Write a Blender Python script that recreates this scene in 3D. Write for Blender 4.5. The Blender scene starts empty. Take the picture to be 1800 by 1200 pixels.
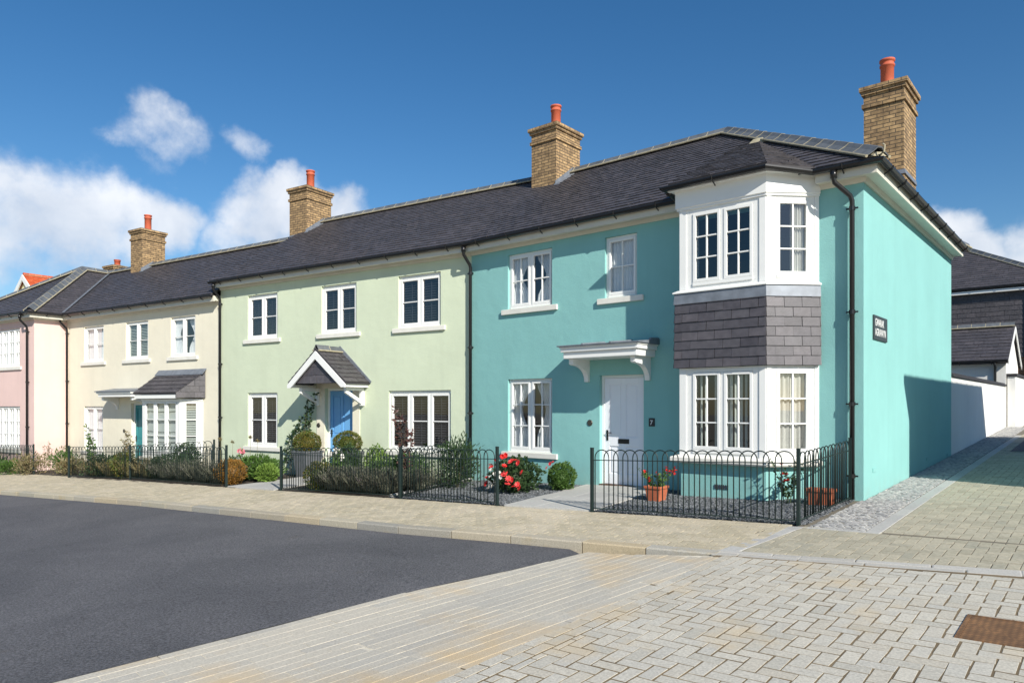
import bpy, math, random
from mathutils import Matrix, Vector, noise
R = math.radians
random.seed(7)
C = bpy.context.scene.collection
sc = bpy.context.scene

# ------------------------------------------------------------------ frames
def frame(ox, oy, deg):
    return Matrix.Translation((ox, oy, 0)) @ Matrix.Rotation(R(deg), 4, 'Z')
MT = frame(5.249, 10.6, -40.33)        # teal house: origin at its front right corner, x to the right along the front, y into the house
MG = frame(-0.900, 15.820, -32.22)     # green / cream / pink row
TG = MT.inverted() @ MG
GT = MG.inverted() @ MT
def gz(x, y):                          # ground height in the teal frame
    return .038*y + .027*x
def gG(x, y):                          # ground height in the green frame
    p = TG @ Vector((x, y, 0)); return gz(p.x, p.y)

# ------------------------------------------------------------------ materials
def newmat(name):
    m = bpy.data.materials.new(name); m.use_nodes = True
    nt = m.node_tree; b = nt.nodes['Principled BSDF']
    return m, nt, b
def N(nt, t, **k):
    n = nt.nodes.new(t)
    for a, v in k.items(): setattr(n, a, v)
    return n
def ramp(nt, stops):
    r = N(nt, 'ShaderNodeValToRGB'); e = r.color_ramp.elements
    while len(e) > 1: e.remove(e[-1])
    e[0].position, e[0].color = stops[0][0], (*stops[0][1], 1)
    for p, c in stops[1:]:
        x = e.new(p); x.color = (*c, 1)
    return r
def mix(nt, a, b, fac, mode='MIX'):
    m = N(nt, 'ShaderNodeMix', data_type='RGBA', blend_type=mode)
    L = nt.links
    for sock, v in ((m.inputs[0], fac), (m.inputs[6], a), (m.inputs[7], b)):
        if isinstance(v, (int, float)): sock.default_value = v
        elif isinstance(v, tuple): sock.default_value = (*v, 1)
        else: L.new(v, sock)
    return m.outputs[2]
def noise_tex(nt, scale, detail=3, rough=.55, vec=None, dist=0):
    n = N(nt, 'ShaderNodeTexNoise'); n.inputs['Scale'].default_value = scale
    n.inputs['Detail'].default_value = detail; n.inputs['Roughness'].default_value = rough
    n.inputs['Distortion'].default_value = dist
    if vec is None:
        tc = N(nt, 'ShaderNodeTexCoord'); vec = tc.outputs['Object']
    nt.links.new(vec, n.inputs['Vector']); return n.outputs['Fac']
def mrange(nt, v, a, b, c=0., d=1.):
    m = N(nt, 'ShaderNodeMapRange'); nt.links.new(v, m.inputs[0])
    for i, x in enumerate((a, b, c, d)): m.inputs[i+1].default_value = x
    return m.outputs[0]
def bump(nt, b, h, strength, dist=.01):
    bp = N(nt, 'ShaderNodeBump'); bp.inputs['Strength'].default_value = strength; bp.inputs['Distance'].default_value = dist
    nt.links.new(h, bp.inputs['Height']); nt.links.new(bp.outputs[0], b.inputs['Normal'])
def sc3(c, k): return tuple(min(1, x*k) for x in c)

def plain(name, col, rough=.5, var=.06, scale=4, bmp=0, bscale=60, metal=0, spec=.5, coat=0):
    m, nt, b = newmat(name)
    f = mrange(nt, noise_tex(nt, scale, 4), .3, .7)
    nt.links.new(mix(nt, sc3(col, 1-var), sc3(col, 1+var), f), b.inputs['Base Color'])
    b.inputs['Roughness'].default_value = rough; b.inputs['Metallic'].default_value = metal
    b.inputs['Specular IOR Level'].default_value = spec; b.inputs['Coat Weight'].default_value = coat
    if bmp: bump(nt, b, noise_tex(nt, bscale, 3), bmp, .004)
    return m
def render_coat(name, col):            # painted render: faint weathering and a fine sand texture
    m, nt, b = newmat(name)
    tc = N(nt, 'ShaderNodeTexCoord')
    f = mrange(nt, noise_tex(nt, .55, 6, .6), .3, .7)
    c1 = mix(nt, sc3(col, .93), sc3(col, 1.05), f)
    mp = N(nt, 'ShaderNodeMapping'); mp.inputs['Scale'].default_value = (3.2, 3.2, .25)
    nt.links.new(tc.outputs['Object'], mp.inputs[0])
    st = mrange(nt, noise_tex(nt, 1.0, 5, .6, mp.outputs[0]), .52, .74, 0, .35)
    c2 = mix(nt, c1, sc3(col, .86), st)
    sep = N(nt, 'ShaderNodeSeparateXYZ'); nt.links.new(tc.outputs['Object'], sep.inputs[0])
    low = mrange(nt, sep.outputs[2], .35, -.45, 0, 1)      # rain splash dirt near the ground
    ds = N(nt, 'ShaderNodeMath', operation='MULTIPLY'); nt.links.new(low, ds.inputs[0])
    nt.links.new(mrange(nt, noise_tex(nt, 5, 4), .35, .7, 0, .5), ds.inputs[1])
    nt.links.new(mix(nt, c2, (.30, .29, .24), ds.outputs[0]), b.inputs['Base Color'])
    b.inputs['Roughness'].default_value = .85; b.inputs['Specular IOR Level'].default_value = .25
    h = N(nt, 'ShaderNodeMath', operation='ADD')
    nt.links.new(noise_tex(nt, 55, 3), h.inputs[0])
    h2 = N(nt, 'ShaderNodeMath', operation='MULTIPLY'); nt.links.new(noise_tex(nt, 3, 3), h2.inputs[0]); h2.inputs[1].default_value = 2.2
    nt.links.new(h2.outputs[0], h.inputs[1])
    bump(nt, b, h.outputs[0], .35, .012)
    return m
def island(name, cols, rough=.6, spec=.4, nscale=30, namt=.25, bmp=.3, bscale=80, stain=None, sscale=1.2, srange=(.5, .7), trans=0):
    m, nt, b = newmat(name)
    g = N(nt, 'ShaderNodeNewGeometry')
    k = len(cols); r = ramp(nt, [(i/max(1, k-1), c) for i, c in enumerate(cols)])
    nt.links.new(g.outputs['Random Per Island'], r.inputs[0])
    f = mrange(nt, noise_tex(nt, nscale, 4), .3, .7, 1-namt, 1+namt)
    v = N(nt, 'ShaderNodeVectorMath', operation='SCALE'); nt.links.new(r.outputs[0], v.inputs[0]); nt.links.new(f, v.inputs['Scale'])
    out = v.outputs[0]
    if stain:
        s = mrange(nt, noise_tex(nt, sscale, 5, .6), srange[0], srange[1], 0, .75)
        out = mix(nt, out, stain, s)
    nt.links.new(out, b.inputs['Base Color'])
    b.inputs['Roughness'].default_value = rough; b.inputs['Specular IOR Level'].default_value = spec
    if trans:
        b.inputs['Transmission Weight'].default_value = 0
        t = N(nt, 'ShaderNodeBsdfTranslucent'); nt.links.new(out, t.inputs[0])
        ms = N(nt, 'ShaderNodeMixShader'); ms.inputs[0].default_value = trans
        nt.links.new(b.outputs[0], ms.inputs[1]); nt.links.new(t.outputs[0], ms.inputs[2])
        nt.links.new(ms.outputs[0], nt.nodes['Material Output'].inputs[0])
    if bmp: bump(nt, b, noise_tex(nt, bscale, 3), bmp, .004)
    return m
def brickmat(name, c1, c2, mortar, bw=.225, bh=.075):
    m, nt, b = newmat(name)
    uv = N(nt, 'ShaderNodeUVMap')
    br = N(nt, 'ShaderNodeTexBrick'); nt.links.new(uv.outputs[0], br.inputs['Vector'])
    br.inputs['Scale'].default_value = 1; br.inputs['Brick Width'].default_value = bw; br.inputs['Row Height'].default_value = bh
    br.inputs['Mortar Size'].default_value = .010; br.inputs['Mortar Smooth'].default_value = .2; br.inputs['Bias'].default_value = -.1
    br.inputs['Color1'].default_value = (*c1, 1); br.inputs['Color2'].default_value = (*c2, 1); br.inputs['Mortar'].default_value = (*mortar, 1)
    f = mrange(nt, noise_tex(nt, 9, 4), .3, .7, .65, 1.3)
    v = N(nt, 'ShaderNodeVectorMath', operation='SCALE'); nt.links.new(br.outputs[0], v.inputs[0]); nt.links.new(f, v.inputs['Scale'])
    dk = mrange(nt, noise_tex(nt, 3.1, 3), .58, .68, 0, .5)
    nt.links.new(mix(nt, v.outputs[0], sc3(c2, .45), dk), b.inputs['Base Color'])
    b.inputs['Roughness'].default_value = .85
    inv = N(nt, 'ShaderNodeMath', operation='SUBTRACT'); inv.inputs[0].default_value = 1; nt.links.new(br.outputs['Fac'], inv.inputs[1])
    bump(nt, b, inv.outputs[0], .7, .008)
    return m
def glassmat(name, tint=(.9, .93, .95)):
    m, nt, b = newmat(name); nt.nodes.remove(b)
    tr = N(nt, 'ShaderNodeBsdfTransparent'); tr.inputs[0].default_value = (*tint, 1)
    gl = N(nt, 'ShaderNodeBsdfGlossy'); gl.inputs['Roughness'].default_value = .01; gl.inputs[0].default_value = (1, 1, 1, 1)
    lw = N(nt, 'ShaderNodeLayerWeight'); lw.inputs[0].default_value = .5
    pw = N(nt, 'ShaderNodeMath', operation='POWER'); nt.links.new(lw.outputs['Facing'], pw.inputs[0]); pw.inputs[1].default_value = 3.6
    fr = N(nt, 'ShaderNodeMapRange'); nt.links.new(pw.outputs[0], fr.inputs[0]); fr.inputs[3].default_value = .10; fr.inputs[4].default_value = 1
    bp = N(nt, 'ShaderNodeBump'); bp.inputs['Strength'].default_value = .06; bp.inputs['Distance'].default_value = .02
    nt.links.new(noise_tex(nt, 1.3, 1), bp.inputs['Height'])
    nt.links.new(bp.outputs[0], gl.inputs['Normal'])
    ms = N(nt, 'ShaderNodeMixShader'); nt.links.new(fr.outputs[0], ms.inputs[0])
    nt.links.new(tr.outputs[0], ms.inputs[1]); nt.links.new(gl.outputs[0], ms.inputs[2])
    nt.links.new(ms.outputs[0], nt.nodes['Material Output'].inputs[0])
    return m

M = {}
M['teal'] = render_coat('teal_render', (.250, .515, .492))
M['green'] = render_coat('green_render', (.61, .675, .50))
M['cream'] = render_coat('cream_render', (.78, .73, .585))
M['pink'] = render_coat('pink_render', (.77, .56, .51))
M['whiter'] = render_coat('white_render', (.78, .77, .73))
M['yellow'] = render_coat('yellow_render', (.80, .74, .48))
M['white'] = plain('white_paint', (.83, .83, .80), .38, .02, 3)
M['whitedoor'] = plain('door_white', (.86, .87, .90), .35, .02, 3)
M['bluedoor'] = plain('door_blue', (.15, .39, .70), .35, .03, 3)
M['tealdoor'] = plain('door_teal', (.03, .25, .27), .35, .03, 3)
M['stonewhite'] = plain('sill_stone', (.74, .72, .65), .75, .06, 5, .15)
M['black'] = plain('black_plastic', (.012, .012, .013), .28, .1, 3)
M['railing'] = plain('railing_paint', (.010, .022, .020), .45, .1, 6)
M['lead'] = plain('lead', (.20, .22, .25), .5, .18, 7, .1, 30, metal=.25)
M['terra'] = plain('terracotta', (.50, .105, .05), .7, .12, 8, .1)
M['pot'] = plain('terracotta_pot', (.46, .13, .06), .75, .14, 9, .15)
M['greypot'] = plain('grey_planter', (.12, .125, .135), .6, .15, 6, .15)
M['brick'] = brickmat('chimney_brick', (.44, .29, .14), (.24, .155, .08), (.11, .08, .05))
M['redbrick'] = brickmat('brown_brick', (.25, .12, .05), (.16, .08, .04), (.25, .2, .15))
M['slate'] = island('roof_slate', [(.052, .049, .053), (.070, .064, .070), (.058, .054, .059), (.082, .074, .080), (.055, .051, .055), (.072, .065, .069)], .52, .5, 14, .3, .4, 40, (.080, .076, .070), 1.7, (.64, .85))
M['slatebase'] = plain('slate_bed', (.03, .028, .032), .7)
M['hangslate'] = island('hung_slate', [(.055, .050, .058), (.085, .079, .088), (.068, .062, .072), (.105, .095, .104)], .5, .5, 10, .18, .35, 35)
M['ridge'] = island('ridge_tile', [(.10, .112, .125), (.13, .14, .15), (.085, .095, .105)], .55, .4, 8, .2, .2)
M['mortar'] = plain('mortar', (.36, .32, .22), .9, .2, 9, .3)
M['redtile'] = island('red_tile', [(.52, .10, .03), (.45, .08, .03), (.58, .14, .05)], .7, .3, 6, .2, .2)
M['glass'] = glassmat('window_glass')
M['dark'] = plain('interior_dark', (.035, .035, .045), .8)
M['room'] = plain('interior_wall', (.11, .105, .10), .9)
M['cloth'] = plain('curtain_cloth', (.72, .72, .70), .9, .05, 8)
M['greycloth'] = plain('curtain_grey', (.50, .48, .42), .9, .05, 8)
M['blinddark'] = plain('dark_shutter', (.045, .045, .05), .35, .05)
M['blindwhite'] = plain('white_blind', (.50, .53, .47), .6, .03)
M['asphalt'] = None
M['brass'] = plain('bell_metal', (.12, .11, .09), .35, .1, 5, metal=.7)
M['letter'] = plain('white_lettering', (.85, .85, .83), .5, .02)
M['signblack'] = plain('sign_slate', (.035, .042, .045), .45, .15, 10)
M['soil'] = plain('soil', (.05, .04, .03), .95, .3, 10, .5, 30)
M['numplate'] = plain('number_slate', (.02, .02, .022), .4)
M['soffit'] = plain('cream_fascia', (.66, .63, .53), .5, .05, 3)
M['wood'] = plain('threshold_wood', (.10, .05, .03), .6)
# paving
M['setts'] = island('buff_setts', [(.49, .43, .31), (.42, .37, .265), (.46, .405, .30), (.52, .455, .335), (.40, .36, .27)], .85, .25, 28, .16, .35, 120, (.60, .52, .40), .8, (.52, .75))
M['granite'] = island('pale_granite', [(.45, .425, .36), (.52, .49, .42), (.49, .45, .37), (.55, .515, .435), (.47, .45, .395)], .8, .3, 60, .2, .4, 160, (.58, .45, .27), .9, (.56, .72))
M['alley'] = island('grey_buff_setts', [(.40, .365, .275), (.36, .33, .25), (.42, .385, .295), (.45, .405, .305), (.34, .32, .25)], .85, .25, 30, .16, .35, 120, (.36, .31, .22), 1.1, (.62, .8))
M['groove'] = island('grooved_granite', [(.46, .43, .37), (.50, .465, .39), (.53, .485, .40), (.47, .445, .385)], .8, .3, 60, .16, .4, 160, (.58, .43, .24), .75, (.50, .66))
M['kerb'] = island('kerb_granite', [(.34, .32, .26), (.46, .41, .31), (.30, .29, .26), (.48, .39, .25), (.40, .38, .33)], .8, .3, 70, .22, .35, 140, (.42, .33, .18), 1.6, (.56, .72))
M['band'] = island('band_granite', [(.45, .43, .39), (.42, .40, .36), (.48, .46, .42)], .8, .3, 60, .14, .35, 140, (.48, .40, .28), 1.2, (.56, .75))
M['slab'] = island('path_slab', [(.42, .41, .38), (.46, .45, .42), (.40, .39, .37)], .85, .3, 30, .1, .3, 120)
M['cobble'] = island('cobble_stone', [(.30, .30, .29), (.40, .39, .37), (.24, .24, .24), (.44, .43, .40), (.34, .33, .32)], .75, .3, 25, .2, .3, 60)
M['joint'] = plain('joint_sand', (.17, .125, .07), .95, .3, 3, .3)
M['palejoint'] = plain('pale_joint', (.66, .60, .48), .9, .15, 4)
M['greyjoint'] = plain('grey_joint', (.155, .135, .10), .95, .25, 3)
M['cobjoint'] = plain('cobble_joint', (.17, .165, .155), .95, .35, 12)
M['chips'] = island('slate_chips', [(.10, .11, .12), (.16, .17, .18), (.07, .08, .085), (.24, .25, .26), (.12, .13, .14)], .6, .4, 30, .15, 0)
def asphalt():
    m, nt, b = newmat('asphalt')
    big = mrange(nt, noise_tex(nt, .45, 6, .65, dist=.6), .32, .68)
    c = mix(nt, (.076, .076, .082), (.116, .114, .120), big)
    sp = mrange(nt, noise_tex(nt, 48, 3, .9), .36, .66, .45, 1.75)
    v = N(nt, 'ShaderNodeVectorMath', operation='SCALE'); nt.links.new(c, v.inputs[0]); nt.links.new(sp, v.inputs['Scale'])
    st = mrange(nt, noise_tex(nt, 1.7, 4, .6), .66, .78, 0, .35)
    o = mix(nt, v.outputs[0], (.12, .09, .06), st)
    nt.links.new(o, b.inputs['Base Color']); b.inputs['Roughness'].default_value = .8; b.inputs['Specular IOR Level'].default_value = .35
    bump(nt, b, noise_tex(nt, 60, 3, .8), 1.0, .008); return m
M['asphalt'] = asphalt()
def rust():
    m, nt, b = newmat('rusty_iron')
    ch = N(nt, 'ShaderNodeTexChecker'); ch.inputs['Scale'].default_value = 34
    tc = N(nt, 'ShaderNodeTexCoord'); mp = N(nt, 'ShaderNodeMapping'); mp.inputs['Rotation'].default_value = (0, 0, .785)
    nt.links.new(tc.outputs['Object'], mp.inputs[0]); nt.links.new(mp.outputs[0], ch.inputs[0])
    f = mrange(nt, noise_tex(nt, 9, 5), .3, .7)
    c_ = mix(nt, (.16, .085, .04), (.34, .175, .075), f)
    nt.links.new(mix(nt, c_, (.10, .055, .03), mrange(nt, ch.outputs['Fac'], 0, 1, 0, .55)), b.inputs['Base Color'])
    b.inputs['Roughness'].default_value = .75; b.inputs['Metallic'].default_value = .2
    bump(nt, b, ch.outputs['Fac'], .8, .006); return m
M['rust'] = rust()
def leafmat(name, cols, tr=.25): return island(name, cols, .5, .35, 10, .15, 0, trans=tr)
M['leaf'] = leafmat('leaf_green', [(.045, .10, .02), (.08, .16, .03), (.11, .19, .045), (.06, .12, .03)])
M['leafdark'] = leafmat('leaf_dark', [(.022, .05, .018), (.045, .085, .03), (.06, .10, .045)])
M['leafolive'] = leafmat('leaf_olive', [(.09, .12, .022), (.13, .15, .03), (.18, .11, .025), (.07, .12, .025), (.10, .14, .03)])
M['leaforange'] = leafmat('leaf_orange', [(.30, .14, .025), (.24, .13, .03), (.36, .17, .03), (.16, .12, .03)])
M['leafbright'] = leafmat('leaf_bright', [(.14, .24, .04), (.20, .30, .06), (.10, .18, .035)])
M['leafpurple'] = leafmat('leaf_purple', [(.09, .045, .04), (.14, .07, .06), (.06, .035, .035)], .15)
M['lavender'] = leafmat('leaf_lavender', [(.12, .13, .09), (.17, .17, .12), (.09, .10, .07), (.14, .12, .12)], .2)
M['dry'] = leafmat('leaf_dry', [(.24, .19, .10), (.30, .25, .14), (.17, .17, .07), (.20, .13, .06)], .2)
M['red'] = leafmat('petal_red', [(.75, .02, .015), (.85, .05, .04), (.60, .015, .02)], .2)
M['coral'] = leafmat('petal_coral', [(.85, .06, .08), (.90, .12, .10)], .2)
M['pinkf'] = leafmat('petal_pink', [(.85, .18, .26), (.90, .30, .38)], .2)
M['whitef'] = leafmat('petal_white', [(.80, .78, .70), (.85, .82, .78)], .2)
M['stem'] = plain('stem_brown', (.09, .07, .04), .8)
M['stemgreen'] = plain('stem_green', (.08, .11, .04), .8)
M['earth'] = plain('ground_earth', (.28, .25, .20), .95, .2, .5)

# ------------------------------------------------------------------ mesh builder
class MB:
    def __init__(s, X=None): s.v = []; s.f = []; s.X = X or Matrix.Identity(4)
    def add(s, vs, fs):
        o = len(s.v); X = s.X
        s.v += [tuple(X @ Vector(p)) for p in vs]; s.f += [tuple(i+o for i in f) for f in fs]
    def box(s, x0, x1, y0, y1, z0, z1):
        s.add([(x0, y0, z0), (x1, y0, z0), (x1, y1, z0), (x0, y1, z0), (x0, y0, z1), (x1, y0, z1), (x1, y1, z1), (x0, y1, z1)],
              [(0, 3, 2, 1), (4, 5, 6, 7), (0, 1, 5, 4), (1, 2, 6, 5), (2, 3, 7, 6), (3, 0, 4, 7)])
    def hull8(s, b, t):                  # bottom quad, top quad
        s.add(list(b)+list(t), [(0, 3, 2, 1), (4, 5, 6, 7), (0, 1, 5, 4), (1, 2, 6, 5), (2, 3, 7, 6), (3, 0, 4, 7)])
    def poly(s, pts): s.add(pts, [tuple(range(len(pts)))])
    def prism(s, pts, d):                # extrude a polygon by vector d
        n = len(pts); d = Vector(d)
        s.add([tuple(p) for p in pts] + [tuple(Vector(p)+d) for p in pts],
              [tuple(range(n))[::-1], tuple(range(n, 2*n))] + [(i, (i+1) % n, n+(i+1) % n, n+i) for i in range(n)])
    def tube(s, pts, r, n=8, cap=True):
        pts = [Vector(p) for p in pts]; vs = []; fs = []
        up = Vector((0, 0, 1)); m = len(pts)
        a = None
        for i, p in enumerate(pts):
            d = (pts[min(i+1, m-1)] - pts[max(i-1, 0)]).normalized()
            if a is None: a = d.orthogonal().normalized()
            else: a = (a - d*a.dot(d)).normalized()
            b = d.cross(a)
            rr = r[i] if isinstance(r, (list, tuple)) else r
            for k in range(n):
                t = 2*math.pi*k/n; vs.append(tuple(p + a*math.cos(t)*rr + b*math.sin(t)*rr))
        for i in range(m-1):
            for k in range(n): fs.append((i*n+k, i*n+(k+1) % n, (i+1)*n+(k+1) % n, (i+1)*n+k))
        if cap: fs += [tuple(range(n))[::-1], tuple(range((m-1)*n, m*n))]
        s.add(vs, fs)
    def lathe(s, cx, cy, prof, n=20):
        vs = []; fs = []; m = len(prof)
        for r, z in prof:
            for k in range(n):
                t = 2*math.pi*k/n; vs.append((cx+r*math.cos(t), cy+r*math.sin(t), z))
        for i in range(m-1):
            for k in range(n): fs.append((i*n+k, i*n+(k+1) % n, (i+1)*n+(k+1) % n, (i+1)*n+k))
        s.add(vs, fs)
    def sweep(s, pts, z, prof):          # closed profile (outward offset, dz) along a plan polyline, outward = right of travel
        P = [Vector(p) for p in pts]; m = len(P); vs = []; fs = []; n = len(prof)
        zz = z if isinstance(z, (list, tuple)) else [z]*m
        for i in range(m):
            ns = []
            if i > 0: d = (P[i]-P[i-1]).normalized(); ns.append(Vector((d.y, -d.x)))
            if i < m-1: d = (P[i+1]-P[i]).normalized(); ns.append(Vector((d.y, -d.x)))
            q = sum(ns, Vector((0, 0))).normalized(); k = 1/max(.35, q.dot(ns[0]))
            for o, dz in prof: vs.append((P[i].x+q.x*k*o, P[i].y+q.y*k*o, zz[i]+dz))
        for i in range(m-1):
            for k in range(n): fs.append((i*n+k, (i+1)*n+k, (i+1)*n+(k+1) % n, i*n+(k+1) % n))
        fs += [tuple(range(n)), tuple(range((m-1)*n, m*n))[::-1]]
        s.add(vs, fs)
    def leaf(s, p, d, side, L, W):
        p = Vector(p); d = d.normalized(); sd = d.cross(side)
        sd = sd.normalized() if sd.length > 1e-4 else d.orthogonal().normalized()
        nn = d.cross(sd)
        s.add([tuple(p), tuple(p+d*L*.5+sd*W*.5+nn*W*.12), tuple(p+d*L), tuple(p+d*L*.5-sd*W*.5+nn*W*.12)], [(0, 1, 2, 3)])
    def build(s, name, mat, parent=None, smooth=False, bevel=0, mw=None):
        me = bpy.data.meshes.new(name); me.from_pydata(s.v, [], s.f); me.update()
        uvl = me.uv_layers.new(name='UVMap'); Z = Vector((0, 0, 1)); co = [v.co for v in me.vertices]
        dat = [0.0]*(2*len(me.loops))
        for p in me.polygons:
            n = p.normal
            if abs(n.z) > .97: t = Vector((1, 0, 0)); w = Vector((0, 1, 0))
            else: t = Z.cross(n).normalized(); w = n.cross(t)
            for li, vi in zip(p.loop_indices, p.vertices):
                dat[2*li] = co[vi].dot(t); dat[2*li+1] = co[vi].dot(w)
        uvl.data.foreach_set('uv', dat)
        if smooth: me.polygons.foreach_set('use_smooth', [True]*len(me.polygons))
        me.materials.append(mat)
        o = bpy.data.objects.new(name, me); C.objects.link(o)
        if parent: o.parent = parent
        if mw is not None: o.matrix_world = mw
        if bevel:
            b = o.modifiers.new('bevel', 'BEVEL'); b.width = bevel; b.segments = 2; b.limit_method = 'ANGLE'; b.angle_limit = R(40)
        return o
def tag(o, label=None, cat=None, group=None, kind=None):
    for k, v in (('label', label), ('category', cat), ('group', group), ('kind', kind)):
        if v: o[k] = v
    return o
def empty(name, mw, label, cat, group=None):
    o = bpy.data.objects.new(name, None); o.empty_display_size = .3; C.objects.link(o); o.matrix_world = mw
    return tag(o, label, cat, group)
def copy_tree(o, parent=None):
    c = o.copy(); C.objects.link(c)
    if parent: c.parent = parent
    for ch in list(o.children): copy_tree(ch, c)
    return c

def clip(poly, reg):                     # Sutherland-Hodgman, both CCW, 2D
    out = poly
    for i in range(len(reg)):
        a = reg[i]; b = reg[(i+1) % len(reg)]; inp = out; out = []
        if not inp: return []
        def side(p): return (b[0]-a[0])*(p[1]-a[1])-(b[1]-a[1])*(p[0]-a[0])
        for j in range(len(inp)):
            p = inp[j]; q = inp[(j+1) % len(inp)]; sp = side(p); sq = side(q)
            if sp >= 0: out.append(p)
            if (sp >= 0) != (sq >= 0):
                t = sp/(sp-sq); out.append((p[0]+t*(q[0]-p[0]), p[1]+t*(q[1]-p[1])))
    return out
def area(p): return .5*sum(p[i][0]*p[(i+1) % len(p)][1]-p[(i+1) % len(p)][0]*p[i][1] for i in range(len(p)))
def ccw(p): return p if area(p) > 0 else p[::-1]

# ------------------------------------------------------------------ slates on a plane
def slates(name, mat, parent, P, origin, e1, bw=.25, bh=.19, th=.009, flat=False):
    """P convex 3D polygon; origin on eave; e1 unit vector along the eave. Courses of overlapping slates."""
    e1 = Vector(e1).normalized(); o = Vector(origin)
    n = (Vector(P[1])-Vector(P[0])).cross(Vector(P[2])-Vector(P[0])).normalized()
    if not flat and n.z < 0: n = -n
    e2 = n.cross(e1)
    if e2.z < 0: e2 = -e2
    if flat:
        n = e1.cross(e2)
    reg = ccw([((Vector(p)-o).dot(e1), (Vector(p)-o).dot(e2)) for p in P])
    u0 = min(p[0] for p in reg); u1 = max(p[0] for p in reg); v1 = max(p[1] for p in reg); v0 = min(p[1] for p in reg)
    gp = .003 if flat else .002
    mb = MB(); r = int((v1-v0)/bh)+2
    def W(u, v, h): return tuple(o+e1*u+e2*v+n*h)
    for j in range(r):
        va = v0+j*bh; off = (.5 if j % 2 else 0)*bw
        k = int((u1-u0)/bw)+3
        for i in range(-1, k):
            ua = u0-bw+off+i*bw+random.uniform(-.004, .004)
            vv = va+random.uniform(-.004, .004)
            q = clip([(ua+gp, vv), (ua+bw-gp, vv), (ua+bw-gp, va+bh+.004), (ua+gp, va+bh+.004)], reg)
            if len(q) < 3 or area(q) < 2e-4: continue
            hb = th*2+random.uniform(0, .004 if flat else .008); tl = random.uniform(-.004, .004)*(1 if flat else 2)
            vs = []
            for (u, v) in q:
                t = (v-va)/bh; vs.append(W(u, v, hb*(1-t)+th*.6*t+tl*((u-ua)/bw-.5)+.002))
            m = len(q)
            vb = [W(u, v, -.004) for (u, v) in q]
            mb.add(vs+vb, [tuple(range(m))] + [(i2, m+i2, m+(i2+1) % m, (i2+1) % m) for i2 in range(m)])
    ob = mb.build(name, mat, parent)
    return ob
def planez(P, t):                        # a slab below a plane polygon
    P = [Vector(p) for p in P]
    return P

def ridge_tiles(mt, mm, p0, p1, w=.15, drop=.09, L=.45, rise=.045):
    p0 = Vector(p0); p1 = Vector(p1); d = (p1-p0); ln = d.length; d.normalize()
    s = d.cross(Vector((0, 0, 1))).normalized(); up = s.cross(d)
    if up.z < 0: up = -up
    prof = [(-w, -drop), (-w*.5, -drop*.35+.012), (-.03, rise), (.03, rise), (w*.5, -drop*.35+.012), (w, -drop)]
    n = max(1, round(ln/L)); L = ln/n
    for i in range(n):
        a = p0+d*(i*L+.006); b = p0+d*((i+1)*L-.006)
        j = random.uniform(-.004, .004)
        vs = [tuple(q+s*o+up*(h+j+.014)) for q in (a, b) for o, h in prof] + [tuple(q+s*o+up*(h+j-.006)) for q in (a, b) for o, h in prof]
        m = len(prof); fs = []
        for k in range(m-1):
            fs.append((k, k+1, m+k+1, m+k)); fs.append((2*m+k, 3*m+k, 3*m+k+1, 2*m+k+1))
        fs += [tuple(range(m))+tuple(range(3*m-1, 2*m-1, -1)), tuple(range(m, 2*m))[::-1]+tuple(range(3*m, 4*m))]
        fs += [(0, m, 3*m, 2*m), (m-1, 3*m-1, 4*m-1, 2*m-1)]
        mt.add(vs, fs)
        if i:                             # mortar joint, slightly proud
            q = p0+d*(i*L)
            vs = [tuple(q+d*k2+s*o*1.01+up*(h+.0175)) for k2 in (-.009, .009) for o, h in prof]
            vs += [tuple(q+d*k2+s*o+up*(h-.02)) for k2 in (-.009, .009) for o, h in prof]
            fs = []
            for k in range(m-1):
                fs += [(k, k+1, m+k+1, m+k), (k, 2*m+k, 2*m+k+1, k+1), (m+k, m+k+1, 3*m+k+1, 3*m+k)]
            mm.add(vs, fs)
    for sgn in (-1, 1):                   # bedding line along both edges
        a = p0+s*sgn*(w+.004)+up*(-drop-.0); b = p1+s*sgn*(w+.004)+up*(-drop)
        mm.tube([a, b], .022, 6)

# ------------------------------------------------------------------ walls, windows, doors
def wall(mb, x0, x1, z0, z1, ops, depth=.12):
    xs = sorted({x0, x1, *[o[0] for o in ops], *[o[1] for o in ops]}); zs = sorted({z0, z1, *[o[2] for o in ops], *[o[3] for o in ops]})
    for i in range(len(xs)-1):
        for j in range(len(zs)-1):
            cx = (xs[i]+xs[i+1])/2; cz = (zs[j]+zs[j+1])/2
            if any(o[0] < cx < o[1] and o[2] < cz < o[3] for o in ops): continue
            mb.poly([(xs[i], 0, zs[j]), (xs[i+1], 0, zs[j]), (xs[i+1], 0, zs[j+1]), (xs[i], 0, zs[j+1])])
            mb.poly([(xs[i], depth, zs[j]), (xs[i], depth, zs[j+1]), (xs[i+1], depth, zs[j+1]), (xs[i+1], depth, zs[j])])
    for a, b, c, d in ops:
        mb.poly([(a, 0, c), (a, 0, d), (a, depth, d), (a, depth, c)]); mb.poly([(b, 0, c), (b, depth, c), (b, depth, d), (b, 0, d)])
        mb.poly([(a, 0, d), (b, 0, d), (b, depth, d), (a, depth, d)]); mb.poly([(a, 0, c), (a, depth, c), (b, depth, c), (b, 0, c)])

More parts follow.
